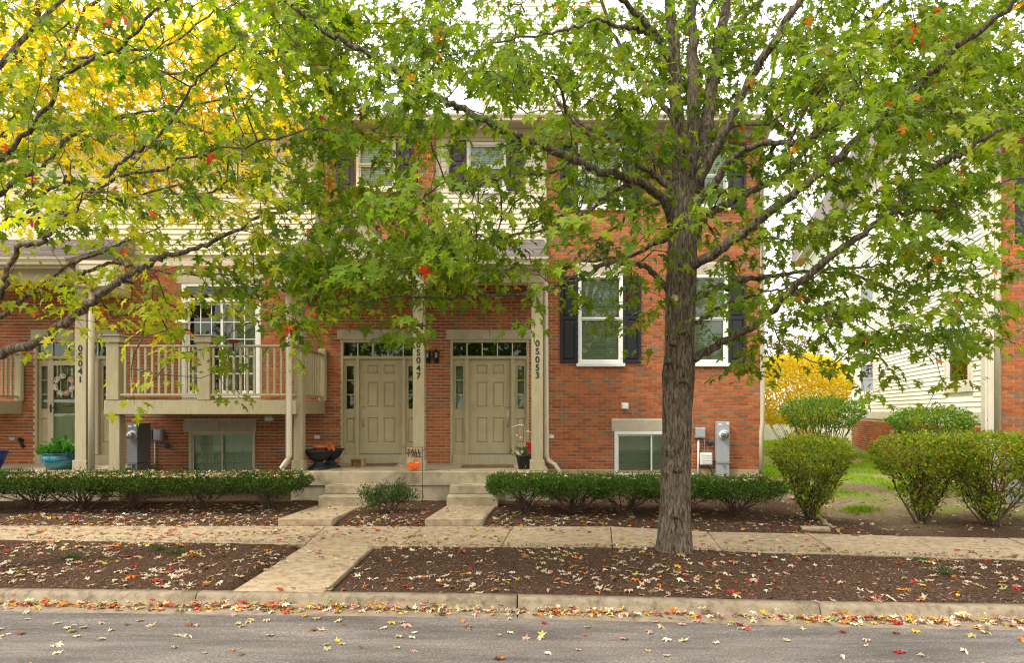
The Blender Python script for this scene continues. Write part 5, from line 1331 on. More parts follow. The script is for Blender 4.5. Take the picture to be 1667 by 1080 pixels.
L([(1447, 347, 6.5), (1500, 345, 6.4), (1550, 337, 6.3), (1566, 330, 6.3), (1610, 308, 6.2), (1670, 288, 6.1)], .016, .008)
L([(1120, 530, 7.95), (1140, 522, 8.0), (1175, 500, 8.2), (1230, 480, 8.5), (1280, 470, 8.8)], .032, .010)
L([(1105, 475, 7.9), (1085, 468, 7.9), (1057, 438, 7.75), (1035, 429, 7.6), (985, 431, 7.4), (936, 457, 7.2), (863, 478, 7.0), (800, 480, 6.85), (737, 485, 6.7), (637, 485, 6.5), (548, 500, 6.3)], .038, .007)
L([(1104, 396, 7.9), (1084, 393, 7.95), (1065, 395, 8.0), (1031, 416, 8.2), (966, 425, 8.4), (860, 442, 8.8), (790, 440, 9.0)], .034, .008)
L([(1106, 334, 7.9), (1072, 330, 8.0), (1042, 336, 8.1), (1012, 359, 8.3), (966, 393, 8.6), (900, 400, 8.9)], .028, .008)
L([(1108, 390, 7.85), (1095, 366, 7.75), (1076, 321, 7.5), (1050, 302, 7.3), (1023, 290, 7.15), (976, 279, 6.9), (910, 250, 6.7), (861, 228, 6.55), (812, 208, 6.4), (744, 172, 6.25), (705, 153, 6.15), (650, 119, 6.0), (594, 83, 5.9), (536, 53, 5.8), (461, 0, 5.6), (420, -40, 5.5)], .055, .014)
L([(1042, 296, 7.25), (1010, 305, 7.1), (985, 321, 7.0), (936, 355, 6.8), (860, 378, 6.6), (780, 385, 6.4), (700, 375, 6.2)], .026, .007)
L([(1108, 330, 7.85), (1084, 300, 7.8), (1057, 279, 7.7), (1027, 260, 7.55), (989, 247, 7.4), (940, 255, 7.2), (900, 280, 7.0), (820, 290, 6.8), (740, 310, 6.6)], .045, .008)
L([(1108, 320, 8.0), (1075, 270, 8.2), (1040, 230, 8.4), (1000, 225, 8.6), (944, 199, 8.9), (901, 156, 9.1), (873, 141, 9.2), (830, 131, 9.4), (760, 128, 9.6)], .042, .010)
L([(1098, 110, 7.65), (1070, 60, 7.4), (1045, 30, 7.2), (1005, -10, 7.0), (960, -70, 6.8)], .045, .02)
L([(1070, 60, 7.4), (1035, 45, 7.3), (1000, 42, 7.1), (975, 30, 6.9), (925, 45, 6.7), (885, 57, 6.5), (800, 68, 6.2)], .028, .008)
L([(1165, 100, 8.3), (1200, 40, 8.5), (1260, -20, 8.8), (1330, -90, 9.0)], .04, .02)
L([(1103, 200, 7.75), (1060, 150, 7.9), (1020, 100, 8.1), (985, 20, 8.3), (960, -60, 8.4)], .035, .015)
L([(1280, 232, 7.0), (1330, 150, 6.9), (1400, 60, 6.8), (1450, 0, 6.7)], .02, .008)
rg = np.random.default_rng(42)
def w1(px, py):
    d = min(1.0, abs(px - 1105) / 650.0)
    if py > 400:                                  # low outer branches follow their limbs
        return ((7.4 - 1.0 * d) if px < 1105 else (8.4 if py < 480 else 7.9 - 1.3 * min(1, (px - 1105) / 400.0)), .55)
    return (7.7 - .5 * d, 1.35 * math.sqrt(max(.15, 1 - .75 * d * d)))
att = crown_attractors(range(6, 20), 7.9, w1, 10.6, rg, 1.14, back=lambda px, py, r: 1040 < px < 1210 and py < 380 and r.random() < .85)
# upper crown above the picture and outside its right edge
for _ in range(520):
    v = rg.normal(0, 1, 3); v /= np.linalg.norm(v); q = np.array([1.9, 7.8, 8.4]) + v * np.array([4.3, 3.3, 2.7]) * rg.random() ** .4
    if not in_frame(q[None], 10)[0] and q[2] > 5.2 and q[1] > 4.2: att.append(q)
c0 = np.array([1.95, 7.9, 4.2]); att.sort(key=lambda a: np.linalg.norm(a - c0))
tips = T1.grow(att)
maple1 = thing('maple_tree', (TX, TYY, 0.1), 'large green maple whose thick grey-brown trunk stands in the mulch strip', 'tree', None)
T1.mesh('trunk', M['bark'], maple1)
PAL_G = [(34, (.108, .170, .008)), (24, (.060, .108, .007)), (28, (.160, .225, .010)), (14, (.23, .27, .015)), (2, (.34, .30, .03)), (.5, (.45, .16, .02)), (.3, (.45, .04, .02))]
PAL_GR = [(34, (.108, .170, .008)), (25, (.060, .108, .007)), (26, (.160, .225, .010)), (12, (.22, .25, .015)), (3, (.36, .30, .03)), (.9, (.45, .16, .02)), (.6, (.45, .04, .02))]
def pal1(p): return PAL_GR if (p[2] > 5.0 or p[0] > 4.2) else PAL_G
pos, rot, sz, col = sprays(T1, tips, 12, .175, .104, PAL_G, rg, palf=pal1)
# scattered leaves sitting on the smaller wood too
put_leaves(maple1, pos, rot, sz, col)
# pruned stub and old branch scars on the trunk
sc_ = []
for px, py, Y, r in ((1098, 486, 7.72, .04),):
    m = MB(Matrix.Translation(Pt(px, py, Y)) @ Matrix.Rotation(math.radians(78), 4, 'X')); m.lathe([(r * 1.5, -.05), (r * 1.35, .0), (r * 1.05, .02), (r, .012), (0, .012)], (0, 0, 0), 18); m.m = [0 if i < 36 else 1 for i in range(len(m.f))]
    m.build('branch_scar', [M['bark'], M['scar']], maple1)
for px, py, Y, rx, rz in ((1114, 552, 7.735, .075, .085), (1090, 610, 7.72, .06, .16), (1112, 628, 7.70, .075, .06), (1096, 575, 7.74, .05, .12), (1104, 770, 7.71, .035, .03), (1100, 845, 7.70, .03, .03)):
    m = MB(Matrix.Translation(Pt(px, py, Y)))
    n = 16; ring = []
    for k in range(n):
        a = math.pi * (k / (n - 1)) * 1.15 - .08 * math.pi; ring.append((rx * math.cos(a) * (.9 + .2 * R.random()), .0, rz * math.sin(a)))
    m.tube(ring, [.008 + .022 * math.sin(math.pi * k / (n - 1)) for k in range(n)], 6); m.build('bark_ridge', M['bark'], maple1)

# ---- maple whose trunk stands left of the picture
T2 = Tree(); X2, Y2 = -6.35, 7.1
T2.limb([(X2, Y2, -.1), (X2 + .02, Y2, .6), (X2 + .05, Y2, 1.5), (X2 + .05, Y2, 2.2), (X2 + .08, Y2 + .02, 3.2), (X2 + .1, Y2, 4.2), (X2 + .05, Y2, 5.5), (X2, Y2, 7.0), (X2 + .1, Y2, 9.0)], .21, .05, m=8, jit=.006)
def L2(pts, r0, r1): L(pts, r0, r1, T2)
L2([(-145, 628, 7.1), (-60, 598, 7.0), (0, 576, 6.9), (59, 558, 6.8), (101, 532, 6.75), (142, 496, 6.7), (184, 464, 6.6), (213, 446, 6.55), (243, 431, 6.5), (267, 418, 6.5), (311, 407, 6.45), (361, 384, 6.4), (430, 350, 6.3), (520, 330, 6.2)], .056, .011)
L2([(-140, 590, 7.1), (-60, 550, 7.4), (0, 517, 7.6), (41, 484, 7.8), (80, 458, 7.9), (113, 431, 8.0), (154, 415, 8.1), (200, 395, 8.3), (260, 370, 8.5)], .033, .009)
L2([(80, 458, 7.9), (110, 446, 7.8), (135, 445, 7.7), (175, 429, 7.6), (215, 433, 7.5), (300, 446, 7.3), (380, 445, 7.1), (440, 430, 7.0)], .025, .008)
L2([(-140, 560, 7.1), (-50, 540, 6.7), (0, 481, 6.4), (12, 440, 6.3), (33, 404, 6.2), (68, 395, 6.1), (92, 369, 6.0), (140, 318, 5.8), (178, 283, 5.7), (219, 247, 5.6), (255, 225, 5.5), (300, 164, 5.4), (340, 110, 5.3), (400, 60, 5.2)], .029, .007)
L2([(140, 318, 5.8), (200, 285, 5.75), (261, 278, 5.7), (300, 258, 5.7), (417, 233, 5.6), (480, 215, 5.5), (540, 205, 5.5)], .016, .006)
L2([(-135, 420, 7.1), (-40, 350, 7.2), (20, 300, 7.3), (75, 265, 7.4), (110, 225, 7.5), (150, 205, 7.6), (200, 190, 7.7), (270, 175, 7.9), (400, 160, 8.2)], .034, .009)
L2([(-130, 350, 7.1), (-20, 280, 6.6), (60, 200, 6.3), (110, 120, 6.1), (190, 80, 5.9), (240, 30, 5.7), (300, -40, 5.5)], .028, .009)
L2([(110, 98, 6.1), (180, 85, 6.2), (270, 75, 6.3), (340, 25, 6.4), (400, 5, 6.5)], .016, .006)
L2([(-130, 250, 7.1), (-40, 150, 7.5), (40, 60, 7.8), (120, -20, 8.1), (180, -120, 8.3)], .04, .015)
L2([(-130, 200, 7.1), (-100, 60, 6.8), (-20, -60, 6.4), (60, -150, 6.1)], .05, .02)
rg2 = np.random.default_rng(77)
def w2(px, py):
    if py > 400: return (6.9 + .5 * math.sin(px / 90.0), .45)
    return (6.9 - .35 * min(1, px / 600), 1.05)
for r in range(5):
    for c in range(5): COVER[r][c] = (7, 6, 5, 6, 6)[c] if r < 3 else (7, 7, 6, 7, 7)[c]
att = crown_attractors(range(0, 7), 7.0, w2, 8.0, rg2, 0.95)
att = [a for a in att if a[0] < -1.55]
for _ in range(420):
    v = rg2.normal(0, 1, 3); v /= np.linalg.norm(v); q = np.array([-6.3, 7.0, 7.4]) + v * np.array([4.2, 3.0, 3.2]) * rg2.random() ** .4
    if not in_frame(q[None], 10)[0] and q[2] > 3.2 and q[1] > 4.2: att.append(q)
c0 = np.array([X2, Y2, 3.5]); att.sort(key=lambda a: np.linalg.norm(a - c0))
tips = T2.grow(att)
maple2 = thing('maple_tree', (X2, Y2, 0), 'green maple reaching in from the left edge with yellow-tinged lower leaves over the balcony', 'tree')
T2.mesh('trunk', M['bark'], maple2)
PAL_L = [(30, (.11, .175, .009)), (20, (.062, .113, .007)), (24, (.17, .235, .010)), (18, (.29, .31, .014)), (8, (.46, .40, .025)), (1.0, (.48, .06, .03)), (.8, (.45, .22, .16))]
PAL_LY = [(18, (.17, .25, .012)), (24, (.27, .33, .015)), (30, (.40, .41, .018)), (18, (.54, .46, .025)), (2, (.45, .12, .02))]
def pal2(p): return PAL_LY if (p[2] < 3.6 and p[0] < -3.2) else PAL_L
pos, rot, sz, col = sprays(T2, tips, 12, .175, .100, PAL_L, rg2, palf=pal2)
put_leaves(maple2, pos, rot, sz, col)

# ---- yellow maple behind it, close to the house
T3 = Tree(); X3, Y3 = -9.6, 10.9
T3.limb([(X3, Y3, -.1), (X3, Y3, 1.5), (X3 + .1, Y3, 3.0), (X3 + .3, Y3, 4.5), (X3 + .6, Y3, 6.0), (X3 + .9, Y3, 8.0), (X3 + 1.0, Y3, 9.5)], .18, .05, m=6)
def L3(pts, r0, r1): L(pts, r0, r1, T3)
L3([(-120, 320, 10.9), (-60, 240, 10.9), (0, 150, 10.9), (25, 95, 10.8), (45, 55, 10.8), (70, -10, 10.7), (90, -80, 10.6)], .10, .05)
L3([(-100, 300, 10.9), (0, 220, 11.0), (50, 160, 11.1), (75, 75, 11.2), (90, 0, 11.3)], .08, .03)
L3([(0, 220, 11.0), (60, 165, 10.8), (95, 110, 10.7), (118, 68, 10.6), (140, 10, 10.5)], .05, .02)
L3([(-90, 330, 10.9), (20, 265, 10.7), (100, 232, 10.5), (140, 208, 10.4), (200, 190, 10.3), (300, 200, 10.3), (400, 240, 10.4), (470, 270, 10.5)], .06, .012)
L3([(140, 10, 10.5), (220, -20, 10.4), (300, -40, 10.3)], .03, .012)
L3([(95, 110, 10.7), (180, 100, 10.5), (280, 120, 10.3), (380, 110, 10.2), (460, 140, 10.2)], .03, .01)
rg3 = np.random.default_rng(5)
att = []
YC = ["99999975", "99999985", "99999975", "99999973", "78999990", "45677720"]
for r, row in enumerate(YC):
    for c, v in enumerate(row):
        v = int(v) / 10; n = int(-math.log(max(.05, 1 - v)) * 5.0 + rg3.random())
        if r > 3: n = int(n * .6)
        for _ in range(n):
            px = 68 * (c + rg3.random()); py = 60 * (r + rg3.random()); att.append(np.array(P(px, py, float(np.clip(rg3.normal(10.7, .7), 9.4, 12.0)))))
for _ in range(160):
    v = rg3.normal(0, 1, 3); v /= np.linalg.norm(v); q = np.array([-8.0, 10.8, 8.2]) + v * np.array([3.8, 1.6, 2.6]) * rg3.random() ** .4
    if not in_frame(q[None], 10)[0] and q[2] > 3.5: att.append(q)
c0 = np.array([X3 + .5, Y3, 4.5]); att.sort(key=lambda a: np.linalg.norm(a - c0)); tips = T3.grow(att)
maple3 = thing('maple_tree', (X3, Y3, 0), 'golden yellow maple standing behind the green one, against the left part of the townhouse', 'tree')
T3.mesh('trunk', M['bark'], maple3)
PAL_Y = [(50, (.62, .51, .030)), (30, (.68, .58, .05)), (10, (.56, .40, .02)), (12, (.42, .44, .03)), (4, (.62, .24, .02))]
pos, rot, sz, col = sprays(T3, tips, 16, .26, .135, PAL_Y, rg3)
put_leaves(maple3, pos, rot, sz, col, 300)
# ------------------------------------------------------------------ shrubs
def stems_mesh(t, base, ends, r0, r1, mat, bend=.15, rng=NR):
    for k, e in enumerate(ends):
        b = np.array(base) + rng.normal(0, .035, 3) * np.array([1, 1, 0]); e = np.array(e); mid = (b + e) / 2 + (e - b) * 0 + rng.normal(0, bend * .2, 3) + np.array([(b[0] - e[0]) * .12, (b[1] - e[1]) * .12, 0])
        m = MB(); q = crom([b, b * .65 + mid * .35 + rng.normal(0, .01, 3), mid, mid * .4 + e * .6 + rng.normal(0, .02, 3), e], 3); m.tube(q, list(np.linspace(r0, r1, len(q)) * rng.uniform(.7, 1.25)), 5)
        for j in (5, 7, 9):                                    # forks
            if j < len(q):
                s_ = q[j] + (q[-1] - q[0]) * rng.uniform(.15, .3) + rng.normal(0, .07, 3); m.tube([q[j], (q[j] + s_) / 2 + rng.normal(0, .015, 3), s_], [r1 * 1.3, r1, r1 * .6], 4)
        m.build('stem', mat, t)
def yew(cx, cy, gz, wx, wy, zt_, zb_, lab, n, rng, group, pal):
    t = thing('yew_shrub', (cx, cy, gz), lab, 'shrub', group)
    ends = [(cx + wx * .8 * rng.uniform(-1, 1), cy + wy * .8 * rng.uniform(-1, 1), zb_ + rng.uniform(.0, .16)) for _ in range(20)]
    stems_mesh(t, (cx, cy, gz - .02), ends, .012, .006, M['stem'], .25, rng)
    P0 = []; AX = []
    while len(P0) < n:
        u = rng.uniform(-1, 1); v = rng.uniform(-1, 1); h = rng.random() ** .6
        wob = 1 + .07 * noise.noise(Vector((cx * 3 + u * 2.3, v * 2.3, h * 2))) ; k = (.76 + .24 * min(1, h / .5)) * wob
        if h > .8: k *= 1 - .12 * ((h - .8) / .2) ** 2
        x, y = u * wx * k, v * wy * k; d = max(abs(u), abs(v), h)
        if rng.random() > (.10 + .9 * max(0, (d - .55) / .45) ** 1.1): continue
        z = zb_ + (zt_ - zb_) * h + .018 * noise.noise(Vector(((cx + x) * 5, (cy + y) * 5, 1))) + (rng.exponential(.018) if h > .93 else 0)
        if h < .12 and rng.random() < .5: z -= rng.uniform(0, .10)
        P0.append((cx + x, cy + y, z)); o = np.array([u * (abs(u) > .6) , v * (abs(v) > .6), .5 + (h > .85) * .9]) + rng.normal(0, .65, 3); AX.append(o)
    P0 = np.array(P0); AX = np.array(AX); sz = rng.uniform(.04, .08, n)
    scatter_mesh('foliage', P0, frames(AX, rng.normal(0, 1, (n, 3)) + np.array([0, 0, .8])), sz, pick(pal, n, rng), TNEED, M['needle'], t)
rg4 = np.random.default_rng(9)
PAL_YEW = [(40, (.022, .055, .008)), (30, (.04, .085, .010)), (18, (.075, .13, .014)), (9, (.13, .18, .025))]
PAL_YEW2 = [(34, (.028, .075, .009)), (34, (.05, .11, .011)), (22, (.09, .165, .016)), (10, (.16, .23, .03))]
xs = [PX(p, 11.45) for p in (-40, 55, 135, 219, 326, 432)]
words_l = ['leftmost, beside the picture edge', 'in front of the blue pot', 'in front of the deck post', 'before the shaded meter cabinet', 'before the left basement window', 'at the hedge end next to the concrete steps']
for x, w_ in zip(xs, words_l):
    yew(x, 11.5, bedZ(x, 11.5), .60, .62, .63 + rg4.uniform(-.012, .015), .36, 'clipped dark yew in the left hedge, ' + w_, 9500, rg4, 'yews of the left hedge', PAL_YEW)
data = [(856, 11.25, 'next to the right concrete steps'), (932, 11.15, 'below the 0S053 downspout'), (1018, 11.05, 'before the right basement window'), (1108, 10.9, 'directly behind the maple trunk'), (1199, 10.75, 'at the right end, by the black drain pipe')]
for px, y, w_ in data:
    x = PX(px, y); yew(x, y + .05, bedZ(x, y), .62, .58, .62 + rg4.uniform(-.015, .02), .34, 'clipped green yew in the right hedge, ' + w_, 9500, rg4, 'yews of the right hedge', PAL_YEW2)
# small loose yew between the two paths
cx, cy = PX(630, 11.2), 11.2; t = thing('yew_shrub', (cx, cy, .05), 'small open young yew between the two flights of steps', 'shrub')
tufts = [(-.33, 0, .38), (-.12, .05, .42), (.08, -.05, .36), (.22, 0, .46), (.36, .05, .34), (-.2, -.1, .26), (.15, .1, .3)]
stems_mesh(t, (cx, cy, .03), [(cx + a, cy + b, c) for a, b, c in tufts], .012, .005, M['stem'], .2, rg4)
P0 = np.concatenate([np.array([cx + a, cy + b, c]) + rg4.normal(0, 1, (420, 3)) * np.array([.085, .085, .06]) for a, b, c in tufts]); n = len(P0)
scatter_mesh('foliage', P0, frames(rg4.normal(0, .6, (n, 3)) + np.array([0, 0, .8]), rg4.normal(0, 1, (n, 3))), rg4.uniform(.035, .065, n), pick(PAL_YEW, n, rg4), TNEED, M['needle'], t)

def round_bush(name, cx, cy, gz, rx, ry, zt_, zb_, lab, n, pal, rng, nst=16, low=.25, size=(.042, .075), flat=.5, base_r=.12, mat=None, sprig=.10, group=None):
    """pruned multi-stem bush: rounded flat-topped head on bare stems with stray leaves lower down"""
    t = thing(name, (cx, cy, gz), lab, 'shrub', group); H = zt_ - zb_
    ends = []
    for k in range(nst):
        a = rng.uniform(0, 2 * math.pi); r = math.sqrt(rng.random()) * .92; ends.append((cx + rx * r * math.cos(a), cy + ry * r * math.sin(a), zb_ + H * rng.uniform(.25, .8) * (1 - .5 * r)))
    stems_mesh(t, (cx, cy, gz - .02), ends, .015, .005, mat or M['stem'], .35, rng)
    P0 = []; AX = []
    while len(P0) < n:
        a = rng.uniform(0, 2 * math.pi); r = math.sqrt(rng.random()); h = rng.random()
        prof = (1 - abs(2 * h - 1.0) ** 3 * .20) if h > .5 else (.62 + .38 * (h / .5) ** .7)
        rr = r * prof * (1 + .12 * noise.noise(Vector((cx + 1.5 * math.cos(a), 1.5 * math.sin(a), h * 2.5))))
        d = max(r, (h if h > .5 else .3))
        if rng.random() > (.12 + .88 * max(0, (d - .6) / .4)): continue
        z = zb_ + H * h * (1 - .18 * r * r * (h > .6)) + (rng.exponential(.022) if h > .85 else 0) + .03 * noise.noise(Vector(((cx + rr * math.cos(a)) * 3, (cy + rr * math.sin(a)) * 3, 4)))
        P0.append((cx + rx * rr * math.cos(a), cy + ry * rr * math.sin(a), z)); AX.append(np.array([math.cos(a) * r, math.sin(a) * r, .3 + (h > .8) * .3]) + rng.normal(0, .7, 3))
    m_ = int(n * low)                                           # leafy sprigs along the stems
    for _ in range(m_ // 6):
        e = ends[rng.integers(len(ends))]; tt = rng.uniform(.22, .95); c = np.array([cx, cy, gz]) * (1 - tt) + np.array(e) * tt + rng.normal(0, .05, 3)
        for _ in range(6): P0.append(c + rng.normal(0, .045, 3)); AX.append(rng.normal(0, 1, 3) + np.array([0, 0, .3]))
    P0 = np.array(P0); AX = np.array(AX); k = len(P0)
    nr = rng.normal(0, .6, (k, 3)) + np.array([0, -.2, 1.0])
    scatter_mesh('foliage', P0, frames(AX, nr), rng.uniform(*size, k), pick(pal, k, rng), TELL, M['shrubleaf'], t)
    return t
PAL_E = [(28, (.15, .23, .016)), (30, (.25, .32, .022)), (12, (.07, .13, .012)), (22, (.36, .38, .04)), (8, (.30, .20, .06)), (2, (.30, .10, .04))]
PAL_EG = [(36, (.095, .19, .018)), (34, (.15, .26, .025)), (16, (.06, .12, .012)), (14, (.22, .31, .05))]
y = 10.6; round_bush('burning_bush', PX(1322, y), y, bedZ(PX(1300, y), y), .62, .54, 1.36, .76, 'pruned light green bush nearest the brick corner, flat-topped on a narrow base', 3700, PAL_E, rg4, 24, .6)
y = 13.2; round_bush('burning_bush', PX(1338, y), y, .1, .78, .7, 1.99, 1.42, 'umbrella-shaped green bush on bare stems in front of the yellow shrub', 4200, PAL_EG, rg4, 22, .06)
y = 12.7; round_bush('burning_bush', PX(1516, y), y, .1, .78, .6, 1.78, 1.30, 'low dome-shaped green bush behind the two right-hand bushes', 4000, PAL_EG, rg4, 18, .1)
y = 10.3; round_bush('burning_bush', PX(1503, y), y, bedZ(PX(1503, y), y), .80, .56, 1.40, .78, 'wide flat-topped bush on the right, its base left of its twin', 4200, PAL_E, rg4, 22, .6)
y = 10.15; round_bush('burning_bush', PX(1612, y), y, bedZ(PX(1612, y), y), .90, .56, 1.41, .78, 'wide flat-topped bush running off the right edge of the picture', 4500, PAL_E, rg4, 26, .5)
y = 10.1; round_bush('burning_bush', PX(1722, y), y, bedZ(PX(1722, y), y), .6, .5, 1.40, .84, 'flat-topped bush mostly outside the right picture edge', 3000, PAL_E, rg4, 12, .5)
PAL_YS = [(50, (.70, .57, .045)), (30, (.76, .64, .09)), (8, (.58, .42, .03)), (6, (.45, .42, .05))]
y = 21.0; round_bush('yellow_shrub', PX(1296, y), y, .25, 1.65, 1.3, 3.52, 1.35, 'round golden yellow shrub at the end of the passage between the houses', 13000, PAL_YS, rg4, 16, .05, (.08, .14), mat=M['stemgray'])
y = 30.0; round_bush('plum_tree', PX(1290, y), y, .2, 1.6, 1.2, 5.0, 3.2, 'dark purple-leaved small tree glimpsed above the yellow shrub', 1800, [(1, (.10, .04, .06)), (1, (.16, .08, .10))], rg4, 8, .02, (.09, .14))
# weeds in the mulch strip
def weed(px, py, lab, s=1.0):
    Y = (CAMH) * F / (py - HZ); x = PX(px, Y); z = parkZ(x, Y); t = thing('weed', (x, Y, z), lab, 'weed', 'small weeds in the mulch strip'); n = int(140 * s)
    m = MB()
    for k in range(6):
        a = k * 1.05; m.tube([(x, Y, z - .01), (x + .05 * s * math.cos(a), Y + .05 * s * math.sin(a), z + .03), (x + .10 * s * math.cos(a), Y + .1 * s * math.sin(a), z + .045)], .003, 4)
    m.build('stem', M['stem'], t)
    P0 = np.array([x, Y, z + .03]) + rg4.normal(0, 1, (n, 3)) * np.array([.075 * s, .06 * s, .014])
    scatter_mesh('foliage', P0, frames(rg4.normal(0, 1, (n, 3)) + np.array([0, 0, .5]), rg4.normal(0, .5, (n, 3)) + np.array([0, 0, 1])), rg4.uniform(.02, .04, n), pick([(1, (.035, .075, .025)), (1, (.06, .11, .03))], n, rg4), TELL, M['shrubleaf'], t)
weed(112, 912, 'low dark green weed nearest the left edge in the mulch strip'); weed(258, 898, 'smaller weed left of its neighbour by the foreground walkway', .7); weed(287, 905, 'low weed in the mulch nearest the foreground walkway', .9); weed(1538, 940, 'low weed at the right end of the mulch strip', .9); weed(1502, 917, 'sparse weed close to the sidewalk on the right', .7)
# grass in the passage: blades, dense in patches
P0 = []
for _ in range(60000):
    x, y_ = rg4.uniform(4.9, 10.5), rg4.uniform(11.0, 25); g = greenA(x, y_)
    if rg4.random() < (g - .35) * 1.6 * min(1, (y_ - 10) / 6): P0.append((x, y_, bedZ(x, y_) - .005))
tuft = np.array(P(1400, 832, 11.4)); P0 += [(tuft[0] + a * .28, tuft[1] + b * .18, bedZ(tuft[0] + a * .28, tuft[1] + b * .18) - .005) for a, b in rg4.normal(0, .5, (900, 2))]
P0 = np.array(P0); n = len(P0)
TBL = [(np.array([(-.07, 0, 0), (.07, 0, 0), (.05, .6, .05), (0, 1, .2), (-.05, .6, .05)]), np.array([(0, 1, 2), (0, 2, 4), (4, 2, 3)]))]
scatter_mesh('grass', P0, frames(rg4.normal(0, .45, (n, 3)) + np.array([0, 0, 1.0]), rg4.normal(0, 1, (n, 3)) * np.array([1, 1, .1])), rg4.uniform(.05, .11, n), pick([(1, (.16, .29, .012)), (1, (.22, .36, .018)), (.5, (.30, .38, .03))], n, rg4), TBL, M['blade'])

# plants in the pots, wreath
t, c = POTS[0]; c = np.array(c); n = 420
a = rg4.uniform(0, 2 * math.pi, n); r = np.sqrt(rg4.random(n)) * .30; h = rg4.random(n)
P0 = c + np.stack([r * np.cos(a), r * np.sin(a), .30 + .16 * h * (1 - (r / .34) ** 2) + .10 * (np.abs(r * np.cos(a) - .02) < .05) * h], 1)
scatter_mesh('foliage', P0, frames(np.stack([np.cos(a) * r * 3, np.sin(a) * r * 3, .9 + 0 * r], 1) + rg4.normal(0, .35, (n, 3)), rg4.normal(0, .5, (n, 3)) + np.array([0, 0, .6])), rg4.uniform(.07, .14, n), pick([(3, (.035, .15, .02)), (2, (.06, .22, .03)), (1, (.10, .28, .04))], n, rg4), TELL, M['shrubleaf'], t, kind=None)
t, c = POTS[1]; c = np.array(c)
def plume(dx, h, bend, lean=0.0, thick=.018):
    q = [Vector(c) + Vector((dx * .3, 0, .22))]
    for k in range(1, 9):
        s_ = k / 8; q.append(Vector(c) + Vector((dx * .3 + dx * .7 * s_ + lean * s_ + bend * max(0, s_ - .6) ** 2 * 6, 0, .22 + h * math.sin(min(1.0, s_) * math.pi / 2 * (1.0 if bend == 0 else 1.25)))))
    m = MB(); m.tube(q, [.003] * 6 + [.003, .003, .002], 4); m.build('grass_stem', M['straw'], t)
    m = MB(); m.tube(q[5:], [.006, thick, thick * .9, .004], 7); m.build('grass_plume', M['straw'], t)
plume(.02, .62, -.28, 0, .02); plume(-.14, .44, 0, -.02); plume(-.10, .40, 0, .03); plume(.05, .5, .1)
n = 260
P0 = c + np.stack([rg4.normal(0, .09, n), rg4.normal(0, .09, n), .25 + rg4.random(n) * .16], 1)
scatter_mesh('foliage', P0, frames(rg4.normal(0, .6, (n, 3)) + np.array([0, 0, .6]), rg4.normal(0, 1, (n, 3))), rg4.uniform(.03, .06, n), pick([(3, (.04, .09, .02)), (1, (.15, .16, .06))], n, rg4), TELL, M['shrubleaf'], t, kind=None)
M['petalred'] = plain('red_petal', (.50, .015, .03), .6, .25, 30, 0); M['petalwhite'] = plain('cream_petal', (.72, .64, .48), .6, .1, 30, 0); M['petalpink'] = plain('peach_petal', (.66, .42, .28), .6, .1, 30, 0)
def flower(t, p, r, mat):
    m = MB()
    for k in range(7):
        a = k * .9; d = Vector((math.cos(a), -.3, math.sin(a))) * r; p_ = Vector(p)
        m.add([p_, p_ + d * .6 + Vector((-d.z, -.1 * r, d.x)) * .45, p_ + d + Vector((0, -.3 * r, 0)), p_ + d * .6 - Vector((-d.z, .1 * r, d.x)) * .45], [(0, 1, 2, 3)])
    m.lathe([(0, -.02 * 1), (r * .4, -.0), (0, .02)], Vector(p) + Vector((0, -.02, 0)), 8); m.build('flower', mat, t)
for dx, dz in ((.08, .40), (.11, .46), (.07, .48), (.1, .36), (.12, .42)): flower(t, c + np.array([dx, -.08, dz]), .045, M['petalred'])
for dx, dz in ((-.1, .30), (-.04, .34), (-.08, .26), (-.13, .33)): flower(t, c + np.array([dx, -.1, dz]), .035, M['petalwhite'])
n = 420; a = rg4.uniform(0, 2 * math.pi, n); r = .185 + rg4.normal(0, .035, n)
P0 = np.array(wc) + np.stack([r * np.cos(a), rg4.normal(-.02, .02, n), r * np.sin(a)], 1)
scatter_mesh('foliage', P0, frames(np.stack([np.cos(a + .6), -.5 + 0 * a, np.sin(a + .6)], 1) + rg4.normal(0, .5, (n, 3)), rg4.normal(0, 1, (n, 3))), rg4.uniform(.04, .08, n), pick([(3, (.16, .17, .11)), (2, (.30, .27, .19)), (1, (.10, .12, .05))], n, rg4), TELL, M['shrubleaf'], wr, kind=None)
for k, (ang, mt) in enumerate(((.5, 'petalpink'), (1.6, 'petalwhite'), (2.4, 'petalwhite'), (3.3, 'petalwhite'), (4.2, 'petalwhite'), (4.9, 'petalpink'), (5.7, 'petalwhite'))):
    for q in range(3): flower(wr, np.array(wc) + np.array([.185 * math.cos(ang + .12 * q), -.05, .185 * math.sin(ang + .12 * q)]), .06, M[mt])

